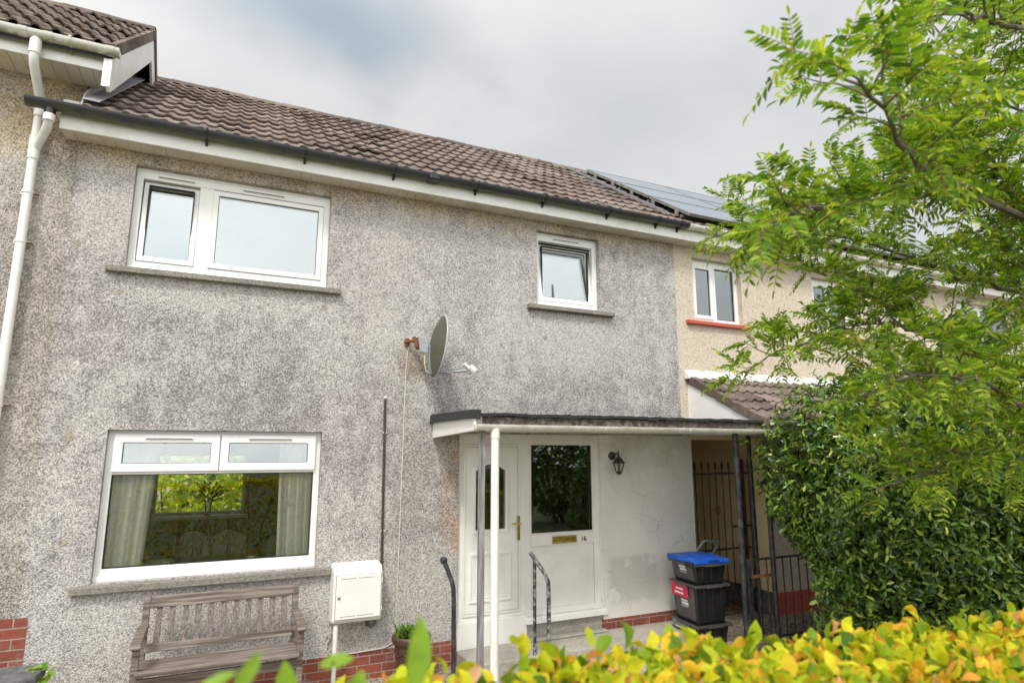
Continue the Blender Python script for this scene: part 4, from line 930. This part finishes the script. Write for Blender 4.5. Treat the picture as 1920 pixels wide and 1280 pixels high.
# ================================================================== RECYCLING BOXES
def recycle_box(z0, h, label, flap=None, lid=False):
    t = thing('recycling_box', label, 'recycling box', (4.84, -.68, z0), R(-4), 'stacked recycling boxes')
    w0, w1 = .03, .0; X, Y = .42, .45
    b = MB(); b.hexa([(w0, w0, 0), (X - w0, w0, 0), (X - w0, Y - w0, 0), (w0, Y - w0, 0), (0, 0, h), (X, 0, h), (X, Y, h), (0, Y, h)])
    for x in (.10, .22, .34): b.hexa([(x - .008, .012, .02), (x + .008, .012, .02), (x + .008, .06, .02), (x - .008, .06, .02), (x - .008, -.012, h - .03), (x + .008, -.012, h - .03), (x + .008, .05, h - .03), (x - .008, .05, h - .03)])
    b.build('body', M_BOX, t, local=True, bevel=.012)
    r = MB().frame(-.022, X + .022, -.022, Y + .022, 0, 0, 0) if False else MB()
    r.ring([(0, 0, h - .028), (X, 0, h - .028), (X, Y, h - .028), (0, Y, h - .028)], [(-.025, -.025, h - .028), (X + .025, -.025, h - .028), (X + .025, Y + .025, h - .028), (-.025, Y + .025, h - .028)], (0, 0, .028))
    r.box(.12, .32, -.045, -.02, h - .03, h - .012); r.box(-.05, -.02, .12, .33, h - .03, h - .01); r.build('rim', M_BOXG, t, local=True, bevel=.005)
    p = MB(); p.hexa([(.022, .06, .03), (.03, .06, .03), (.03, Y - .06, .03), (.022, Y - .06, .03), (-.010, .04, h - .04), (.004, .04, h - .04), (.004, Y - .04, h - .04), (-.010, Y - .04, h - .04)]); p.build('label_panel', M_BOXG, t, local=True, bevel=.004)
    def onface(y0, y1, za, zb, off): # quad lying on the sloping label side
        f = lambda z: .022 - .032 * (z - .03) / (h - .07) - off
        return [(f(za), y1, za), (f(za), y0, za), (f(zb), y0, zb), (f(zb), y1, zb)]
    lg = MB()
    if flap:
        MB().prism(onface(.13, Y - .03, h * .62, h - .012, .010), (-.014, 0, 0)).build('flap', flap, t, local=True, bevel=.004)
        for k in range(2): lg.prism(onface(.20, .36 - .03 * k, h * .74 + .045 * k - .02, h * .74 + .045 * k, .026), (-.001, 0, 0))
    yy = .22
    if lid or h > .35:
        zc = h * .55 if lid else h * .42
        lg.prism(onface(yy - .06, yy + .06, zc, zc + .028, .002), (-.001, 0, 0)); lg.prism(onface(yy - .05, yy + .07, zc + .034, zc + .058, .002), (-.001, 0, 0))
        for k in range(5): lg.prism(onface(yy - .05 + k * .026, yy - .034 + k * .026, zc - .022, zc - .012, .002), (-.001, 0, 0))
    if lg.v: lg.build('print', M_PRINT, t, local=True)
    if lid:
        l = MB(); l.hexa([(-.035, -.035, h), (X + .035, -.035, h), (X + .035, Y + .035, h), (-.035, Y + .035, h), (-.03, -.03, h + .04), (X + .03, -.03, h + .04), (X + .03, Y + .03, h + .05), (-.03, Y + .03, h + .05)])
        l.box(.15, .29, -.05, Y - .1, h + .03, h + .056); l.box(-.02, X + .02, .20, .22, h + .04, h + .056)
        lo = l.build('lid', M_BLUE, t, local=True, bevel=.01)
        MB().box(-.052, -.03, -.03, .12, h - .01, h + .02).build('hinge', M_BOX, lo, local=True)
    return t
recycle_box(.11, .24, 'black recycling box with grey flap at the bottom of the stack', M_FLAP)
recycle_box(.352, .415, 'tall black recycling box with crimson flap, middle of the stack', M_MAG)
recycle_box(.77, .225, 'black recycling box with bright blue lid on top of the stack', lid=True)
tr = thing('box_trolley', 'grey metal trolley handle standing up behind the blue lidded box', 'trolley', (5.2, -.2, .1))
MB().tube([(5.38, -.10, .12), (5.38, -.10, .95), (5.37, -.13, 1.04), (5.42, -.17, 1.135), (5.47, -.19, 1.15), (5.62, -.21, 1.125), (5.64, -.20, 1.095), (5.585, -.13, .97), (5.57, -.10, .90), (5.57, -.10, .12)], .016, 12).build('handle', M_GALV, tr, smooth=True)
MB().box(5.3, 5.65, -.16, -.02, .10, .125).build('foot', M_BOX, tr)
# ================================================================== ROOM behind the ground floor window
def curtain(xa0, xb0, xa1, xb1, y, z0, z1, label, folds):
    n = 60; vs = []
    for j in range(9):
        t = j / 8; a = xa0 + (xa1 - xa0) * t; b = xb0 + (xb1 - xb0) * t
        for k in range(n + 1):
            u = k / n; vs.append((a + (b - a) * u, y + .028 * math.sin(u * folds * 2 * math.pi + .8 * math.sin(t * 2)) + .01 * math.sin(u * folds * 5), z0 + (z1 - z0) * t))
    fs = [(j * (n + 1) + k, j * (n + 1) + k + 1, (j + 1) * (n + 1) + k + 1, (j + 1) * (n + 1) + k) for j in range(8) for k in range(n)]
    o = MB().add(vs, fs).build('curtain', M_CURT, smooth=True); o.modifiers.new('thick', 'SOLIDIFY').thickness = .004
    return tag(o, label, 'curtain', 'curtains in the ground floor window')
curtain(-1.05, -.63, -1.05, -.52, .235, .45, 2.45, 'pale sage curtain drawn to the left side of the ground floor window', 5)
curtain(.545, 1.0, .50, 1.0, .235, .45, 2.45, 'pale sage curtain hanging at the right side of the ground floor window', 6)
tb = thing('dining_table', 'dark dining table behind the ground floor window with chairs round it', 'table', (-.1, 1.3, .38))
MB().box(-.75, .6, .85, 1.65, 1.04, 1.075).build('tabletop', M_DARKW, tb, bevel=.01)
for x in (-.68, .53):
    for yv in (.92, 1.58): MB().box(x - .03, x + .03, yv - .03, yv + .03, .38, 1.04).build('leg', M_DARKW, tb)
chairs = ((-.60, 1.05, 1.33, R(100), 'first dining chair from the left curtain, its curved back edge lit'), (-.26, 1.78, 1.20, 0, 'second dining chair from the left, low curved back behind the table'),
          (.12, 1.78, 1.215, 0, 'third dining chair from the left, curved back behind the table'), (.42, 1.15, 1.325, R(-70), 'dining chair nearest the right curtain, tallest curved back'))
c0 = None
for (x, yv, zt, rz, lab) in chairs:
    if c0 is None:
        c0 = thing('dining_chair', lab, 'chair', (x, yv, .38), rz, 'dining chairs round the table')
        k = MB(); n = 14
        k.prism([(-.2, .17, .52)] + [(-.2 + .4 * i / n, .17, .84 + .09 * math.sin(math.pi * i / n)) for i in range(n + 1)] + [(.2, .17, .52)], (0, .035, 0)); k.build('backrest', M_CHAIR, c0, local=True, bevel=.006)
        MB().box(-.2, .2, -.2, .2, .42, .46).build('seat', M_CURT, c0, local=True, bevel=.01)
        for a in (-.17, .17):
            for b in (-.17, .17): MB().box(a - .02, a + .02, b - .02, b + .02, 0, .42).build('leg', M_DARKW, c0, local=True)
        c = c0
    else: c = copy_tree(c0)
    c.location = (x, yv, .38 + zt - 1.31); c.location.z = .382; c.rotation_euler = (0, 0, rz); c['label'] = lab
    c.scale = (1, 1, 1)
for (x, yv, lab) in ((-.46, .95, 'small white tea light pot on the table near the left curtain'), (.34, .95, 'small white tea light pot on the table near the right curtain')):
    tag(MB().lathe((x, yv, 1.076), [(.035, 0), (.04, .07), (.036, .072), (.03, .02)], 16).build('candle_pot', M_PLASTW, smooth=True), lab, 'candle pot', 'pots on the dining table')
va = thing('vase', 'glass vase of pink and dark flowers on the sill of the rear window', 'vase', (-.15, 3.57, 1.345))
MB().lathe((-.15, 3.57, 1.345), [(.05, 0), (.045, .01), (.04, .1), (.055, .2), (.052, .2), (.036, .1), (.03, .02)], 16).build('vessel', M_GLASSL, va, smooth=True)
random.seed(6); fl = Leaves(); pk = Leaves()
for k in range(90):
    d = Vector((random.gauss(0, .5), random.gauss(0, .3), rnd(.3, 1))).normalized(); p = Vector((-.15, 3.57, 1.5)) + d * rnd(.03, .3); fl.add(p, d + Vector((0, 0, -.3)), (rnd(-1, 1), rnd(-1, 1), 1), .07, .035)
for cx, cz in ((-.12, 1.86), (.0, 1.66), (-.22, 1.72)):
    for k in range(22): d = Vector((random.gauss(0, 1), random.gauss(0, 1), random.gauss(0, 1))).normalized(); pk.add(Vector((cx, 3.5, cz)) + d * .012, d, (rnd(-1, 1), rnd(-1, 1), 1), .035, .035)
fl.build('foliage', L_BUSH, va); pk.build('bloom', plain('pink_petal', (.75, .3, .25), .6), va)
# ================================================================== PLANTS
def blob_shrub(name, label, c, rad, hgt, nleaf, mat, L, seed, base=.1, lump=.22, core=True, shoot=4, front_only=False, pw=2.6):
    rg = random.Random(seed); t = thing(name, label, 'shrub', (c[0], c[1], base)); lv = Leaves()
    ph = [(rg.uniform(2, 5), rg.uniform(0, 6.28), rg.uniform(0, 6.28)) for _ in range(6)]
    def surf(d):
        s = 1
        for k, (f, a, b) in enumerate(ph): s += lump * .4 * math.sin(f * math.atan2(d.y, d.x) + a) * math.cos(f * d.z + b) / (1 + .25 * k)
        sq = (abs(d.x) ** pw + abs(d.y) ** pw + abs(d.z) ** pw) ** (-1 / pw)
        return s * sq
    n = 0
    for k in range(int(nleaf * .22)):
        d = Vector((rg.gauss(0, 1), rg.gauss(0, 1), rg.gauss(0, 1))).normalized()
        q = surf(d) * rg.uniform(.66, .84); p = Vector((c[0] + d.x * rad[0] * q, c[1] + d.y * rad[1] * q, base + hgt / 2 + d.z * hgt / 2 * q))
        if p.z > base: lv.add(p, Vector((rg.gauss(0, 1), rg.gauss(0, 1), rg.gauss(0, 1))), d, L * 2.0, L * 1.1)
    while n < nleaf:
        d = Vector((rg.gauss(0, 1), rg.gauss(0, 1), rg.gauss(0, 1))).normalized()
        if d.z < -.75: continue
        if front_only and d.y > .45 and rg.random() < .8: continue
        q = surf(d) * (1 - abs(rg.gauss(0, .09)) + (rg.random() < .06) * rg.uniform(0, .09))
        p = Vector((c[0] + d.x * rad[0] * q, c[1] + d.y * rad[1] * q, base + hgt / 2 + d.z * hgt / 2 * q))
        if p.z < base + .02: continue
        ax = (d + Vector((rg.gauss(0, .5), rg.gauss(0, .5), rg.gauss(.2, .5)))).normalized(); o = ax.orthogonal().normalized()
        for k in range(shoot):
            a = 2.4 * k + rg.uniform(0, 1); dd = (Matrix.Rotation(a, 3, ax) @ o) * rg.uniform(.6, 1.2) + ax * rg.uniform(.1, .9)
            ll = L * rg.uniform(.6, 1.25); lv.add(p + ax * (k * L * .18), dd, ax + Vector((rg.gauss(0, .3), rg.gauss(0, .3), rg.gauss(0, .3))), ll, ll * rg.uniform(.38, .5)); n += 1
    lv.build('foliage', mat, t)
    st = MB()
    for k in range(14):
        d = Vector((rg.gauss(0, 1), rg.gauss(0, 1), rg.uniform(.2, 1.4))).normalized()
        q = surf(d) * .85; e = Vector((c[0] + d.x * rad[0] * q, c[1] + d.y * rad[1] * q, base + hgt / 2 + d.z * hgt / 2 * q)); b = Vector((c[0] + rg.uniform(-.2, .2), c[1] + rg.uniform(-.2, .2), base - .02))
        m1 = b.lerp(e, .4) + Vector((rg.uniform(-.1, .1), rg.uniform(-.1, .1), .15)); st.tube([b, m1, e], [.03, .018, .005], 6)
    st.build('stems', M_TWIG, t)
    return t
blob_shrub('evergreen_bush', 'large rounded dark glossy evergreen bush in front of the cream porch', (6.75, -2.15), (1.72, 1.15), 3.0, 34000, L_BUSH, .073, 31, base=.0, lump=.55, pw=1.95)
blob_shrub('evergreen_bush', 'lower spreading dark bush at the right edge behind the big evergreen', (9.3, -2.3), (1.5, 1.0), 1.75, 9000, L_BUSH, .085, 47, base=.05)
blob_shrub('garden_shrub', 'bright yellow green shrub seen through the house in the back garden', (-1.0, 11.2), (2.2, 1.0), 3.4, 9000, L_GOLD, .14, 52, front_only=True)
blob_shrub('garden_shrub', 'darker green shrub at the right of the rear window view', (2.6, 13.0), (2.4, 1.0), 3.6, 6000, L_BUSH, .17, 53, front_only=True)
blob_shrub('privet_hedge', 'tall dark hedge across the way, reflected in the glass panel beside the door', (9.3, -10.2), (2.4, .7), 3.3, 7000, L_BUSH, .13, 61, base=.1)
# ---- front hedge
random.seed(77)
hg = thing('front_hedge', 'clipped beech hedge turning yellow and orange along the bottom foreground', 'hedge', (2.5, -5.1, .1))
def htop(x): return 1.735 - .078 * max(0, x - .6) + .02 * math.sin(x * 7) + .015 * math.sin(x * 17 + 1) - min(.085, .4 * max(0, .45 - x))
hv = Leaves(ROUND_V, ROUND_F)
def hleaf(p, size, up=.35):
    d = Vector((random.gauss(0, .8), random.gauss(0, .8), random.gauss(up, .6))); n = Vector((random.gauss(0, .8), random.gauss(-.2, .8), random.gauss(.6, .6)))
    hv.add(p, d, n, size, size * rnd(.52, .66))
for k in range(12500):           # top, denser near the house-side edge that shows
    x = -1.2 + 6.5 * random.random() ** 1.15; yv = rnd(-5.6, -4.84); z = htop(x) - abs(random.gauss(0, .03)) + (rnd(0, .035) if random.random() < .2 else 0); hleaf(Vector((x, yv, z)), rnd(.030, .062))
for k in range(11000):           # house-side face
    x = rnd(-2.6, 5.3); z = rnd(.12, 1.75); z = min(z, htop(x)); hleaf(Vector((x, -4.82 + random.gauss(0, .04), z)), rnd(.05, .08), 0)
for k in range(150):           # shoots standing above the clipped top
    x = rnd(.35, 4.8); yv = rnd(-5.5, -4.88); z = htop(x); hh = abs(random.gauss(0, .035)) + .01
    for q in range(3): hleaf(Vector((x + rnd(-.01, .01), yv, z + hh * (q + 1) / 3)), rnd(.04, .06), .8)
hv.build('foliage', L_HEDGE, hg)
for (p, d, n, L, W) in (((.27, -5.38, 1.90), (.12, .05, 1), (.15, -1, .15), .11, .036), ((-.02, -5.42, 1.955), (.9, .1, .45), (0, -.6, .8), .06, .022), ((.03, -5.42, 1.955), (.6, 0, .9), (.3, -.9, .2), .055, .02),
                        ((.15, -5.3, 1.935), (.9, .2, .1), (0, -.6, 1), .055, .03), ((.16, -5.3, 1.90), (1, .2, -.35), (0, -.7, .8), .06, .028), ((.12, -5.2, 1.84), (-.1, 0, 1), (0, -1, .3), .08, .035), ((.2, -5.25, 1.84), (.4, 0, 1), (0, -1, .3), .07, .04),
                        ((-.14, -5.4, 1.94), (.8, 0, .5), (0, -.8, .6), .05, .022)):
    sp = Leaves(ROUND_V, ROUND_F); sp.add(Vector(p), d, n, L, W); sp.build('sprig_leaf', L_GREEN, hg)
sm = MB()
for k in range(60):
    x = rnd(-.8, 5.2); yv = rnd(-5.4, -4.9); sm.tube([(x, yv, .08), (x + rnd(-.1, .1), yv + rnd(-.05, .05), .9), (x + rnd(-.2, .2), yv + rnd(-.1, .1), htop(x) - .03)], [.012, .009, .004], 5)
for a, b in (((.13, -5.25, 1.75), (.17, -5.3, 1.94)), ((-.04, -5.42, 1.8), (.0, -5.42, 1.96)), ((.22, -5.38, 1.75), (.27, -5.38, 1.91))): sm.tube([a, b], .002, 5)
sm.build('stems', M_TWIG, hg)
# ---- rowan tree
random.seed(2024)
rt = thing('rowan_tree', 'rowan tree leaning in from the right with feathery bright green leaves', 'tree', (5.3, -4.25, .1))
TR = [Vector((5.0, -4.25, .05)), Vector((5.1, -4.28, 1.0)), Vector((5.3, -4.3, 2.0)), Vector((5.55, -4.3, 3.0)), Vector((5.9, -4.35, 4.2)), Vector((6.2, -4.4, 5.6)), Vector((6.3, -4.4, 7.0))]
BR = [
 [(5.55, -4.3, 3.0), (4.53, -4.40, 3.60), (3.73, -4.52, 3.57), (3.14, -4.64, 3.57), (2.69, -4.76, 3.48), (2.40, -4.88, 3.48), (2.06, -5.00, 3.50), (1.85, -5.09, 3.46)],
 [(5.4, -4.3, 2.4), (4.99, -3.78, 2.90), (4.84, -3.66, 2.99), (4.56, -3.54, 3.11), (4.35, -3.42, 3.34), (4.01, -3.30, 3.51), (3.83, -3.18, 3.65), (3.70, -3.06, 3.73)],
 [(5.9, -4.35, 4.2), (4.09, -4.80, 4.59), (3.15, -4.92, 4.20), (2.68, -5.04, 4.02), (2.35, -5.12, 3.9)],
 [(5.3, -4.3, 2.0), (4.49, -4.30, 2.24), (4.01, -4.18, 2.23), (3.75, -4.06, 2.15), (3.59, -3.94, 2.07)],
 [(5.6, -4.3, 3.1), (5.17, -4.20, 3.61), (4.40, -4.32, 3.71), (3.98, -4.44, 3.79), (3.68, -4.56, 3.93), (3.19, -4.68, 3.96)],
 [(4.56, -3.54, 3.11), (3.88, -3.68, 3.10), (3.67, -3.56, 3.05), (3.45, -3.44, 2.94), (3.20, -3.32, 2.82)],
 [(4.53, -4.40, 3.60), (3.97, -4.20, 3.92), (3.43, -4.32, 3.73), (2.86, -4.44, 3.49), (2.37, -4.56, 3.31), (1.98, -4.66, 3.18)],
 [(5.5, -4.3, 2.8), (5.56, -3.90, 3.37), (4.73, -3.78, 3.47), (4.34, -3.66, 3.62), (3.84, -3.54, 3.74), (3.46, -3.42, 3.72), (3.13, -3.30, 3.71)],
 [(5.3, -4.3, 2.0), (4.63, -4.20, 2.39), (3.89, -4.32, 2.61), (3.12, -4.44, 2.62), (2.75, -4.5, 2.56)],
 [(5.9, -4.35, 4.2), (4.15, -4.70, 4.00), (3.85, -4.58, 4.16), (3.73, -4.46, 4.46), (3.79, -4.34, 4.77)],
 [(5.5, -4.3, 2.9), (4.13, -4.40, 3.40), (4.08, -4.28, 3.60), (3.99, -4.16, 4.24), (3.95, -4.04, 4.79)],
]
tk = MB(); tk.tube(TR, [.12, .10, .09, .08, .065, .045, .02], 12); tk.build('trunk', M_BARK, rt, smooth=True)
br = MB(); lv = Leaves(); stalk = MB(); tw = br
def resample(P, n):
    P = [Vector(p) for p in P]; d = [0]
    for a, b in zip(P, P[1:]): d.append(d[-1] + (b - a).length)
    out = []
    for i in range(n):
        s = d[-1] * i / (n - 1); k = max(j for j in range(len(d)) if d[j] <= s + 1e-9); k = min(k, len(P) - 2)
        out.append(P[k].lerp(P[k + 1], (s - d[k]) / max(1e-6, d[k + 1] - d[k])))
    return out, d[-1]
def compound_leaf(p, d, L):
    d = d.normalized(); side = d.cross(Vector((0, 0, 1)));
    if side.length < .1: side = Vector((1, 0, 0))
    side.normalize(); nrm = side.cross(d).normalized(); nrm = (nrm + Vector((random.gauss(0, .35), random.gauss(0, .35), random.gauss(0, .2)))).normalized(); side = d.cross(nrm).normalized()
    pts = []; n = 7; droop = rnd(.1, .35)
    for i in range(n + 2):
        t = i / (n + 1); pts.append(p + d * (L * t) - Vector((0, 0, droop * L * t * t)))
    stalk.tube([pts[0], pts[3], pts[-1]], [.0022, .0016, .001], 3, cap=False)
    ll = L * rnd(.29, .35)
    for i in range(1, n + 1):
        q = pts[i]; tl = ll * (1 - .35 * abs(i / n - .45)); ax = (pts[min(i + 1, n + 1)] - pts[i - 1]).normalized()
        for s in (1, -1):
            dd = side * s * rnd(.85, 1.05) + ax * rnd(.35, .6) - nrm * rnd(-.1, .3); lv.add(q, dd, nrm + side * s * .25, tl * rnd(.9, 1.1), tl * rnd(.31, .38))
    lv.add(pts[-1], (pts[-1] - pts[-2]), nrm, ll * .9, ll * .3)
def twig(p, d, L, nleaf):
    pts = [p]; dd = d.normalized(); st = 4
    for i in range(st):
        dd = (dd + Vector((random.gauss(0, .16), random.gauss(0, .16), random.gauss(.05, .14)))).normalized(); pts.append(pts[-1] + dd * L / st)
    tw.tube(pts, [.006, .005, .004, .003, .002], 5)
    for i in range(nleaf):
        t = .3 + .7 * i / max(1, nleaf - 1); k = min(st - 1, int(t * st)); q = pts[k].lerp(pts[k + 1], t * st - k) if k < st else pts[-1]
        a = i * 2.4 + rnd(0, .8); o = dd.orthogonal().normalized(); out = Matrix.Rotation(a, 3, dd) @ o
        compound_leaf(q, dd * rnd(.3, .9) + out * rnd(.6, 1) + Vector((0, 0, rnd(-.1, .3))), rnd(.13, .205))
    for i in range(2): compound_leaf(pts[-1], dd + Vector((random.gauss(0, .5), random.gauss(0, .5), random.gauss(.1, .3))), rnd(.13, .19))
thick = [.029, .024, .024, .018, .018, .014, .018, .020, .022, .016, .018]
for bi, B in enumerate(BR):
    P, Lt = resample(B, 26)
    for i in range(1, 25): P[i] = P[i] + Vector((random.gauss(0, .012), random.gauss(0, .012), random.gauss(0, .012)))
    br.tube(P, [thick[bi] * (1 - .85 * i / 25) + .002 for i in range(26)], 8)
    n = int(Lt / (.11 if bi in (2, 9) else .09 if bi == 0 else .075 if bi in (4, 10, 6) else .052))
    for k in range(n):
        t = .16 + .84 * (k + rnd(0, 1)) / n
        if t >= 1 or (bi in (0, 4, 10) and t < .35 and random.random() < .5): continue
        i = min(24, int(t * 25)); p = P[i].lerp(P[i + 1], t * 25 - i); tan = (P[i + 1] - P[i]).normalized()
        o = Vector((random.gauss(0, 1), random.gauss(0, 1), random.gauss(.25, .7))); o = (o - tan * o.dot(tan)).normalized()
        twig(p, tan * rnd(.3, .9) + o, rnd(.10, .34), random.randint(3, 5))
    twig(P[-1], P[-1] - P[-3], .2, 5)
br.build('branches', M_BARK, rt, smooth=True); 
stalk.build('leaf_stalks', M_STALK, rt); lv.build('crown', L_ROWAN, rt)
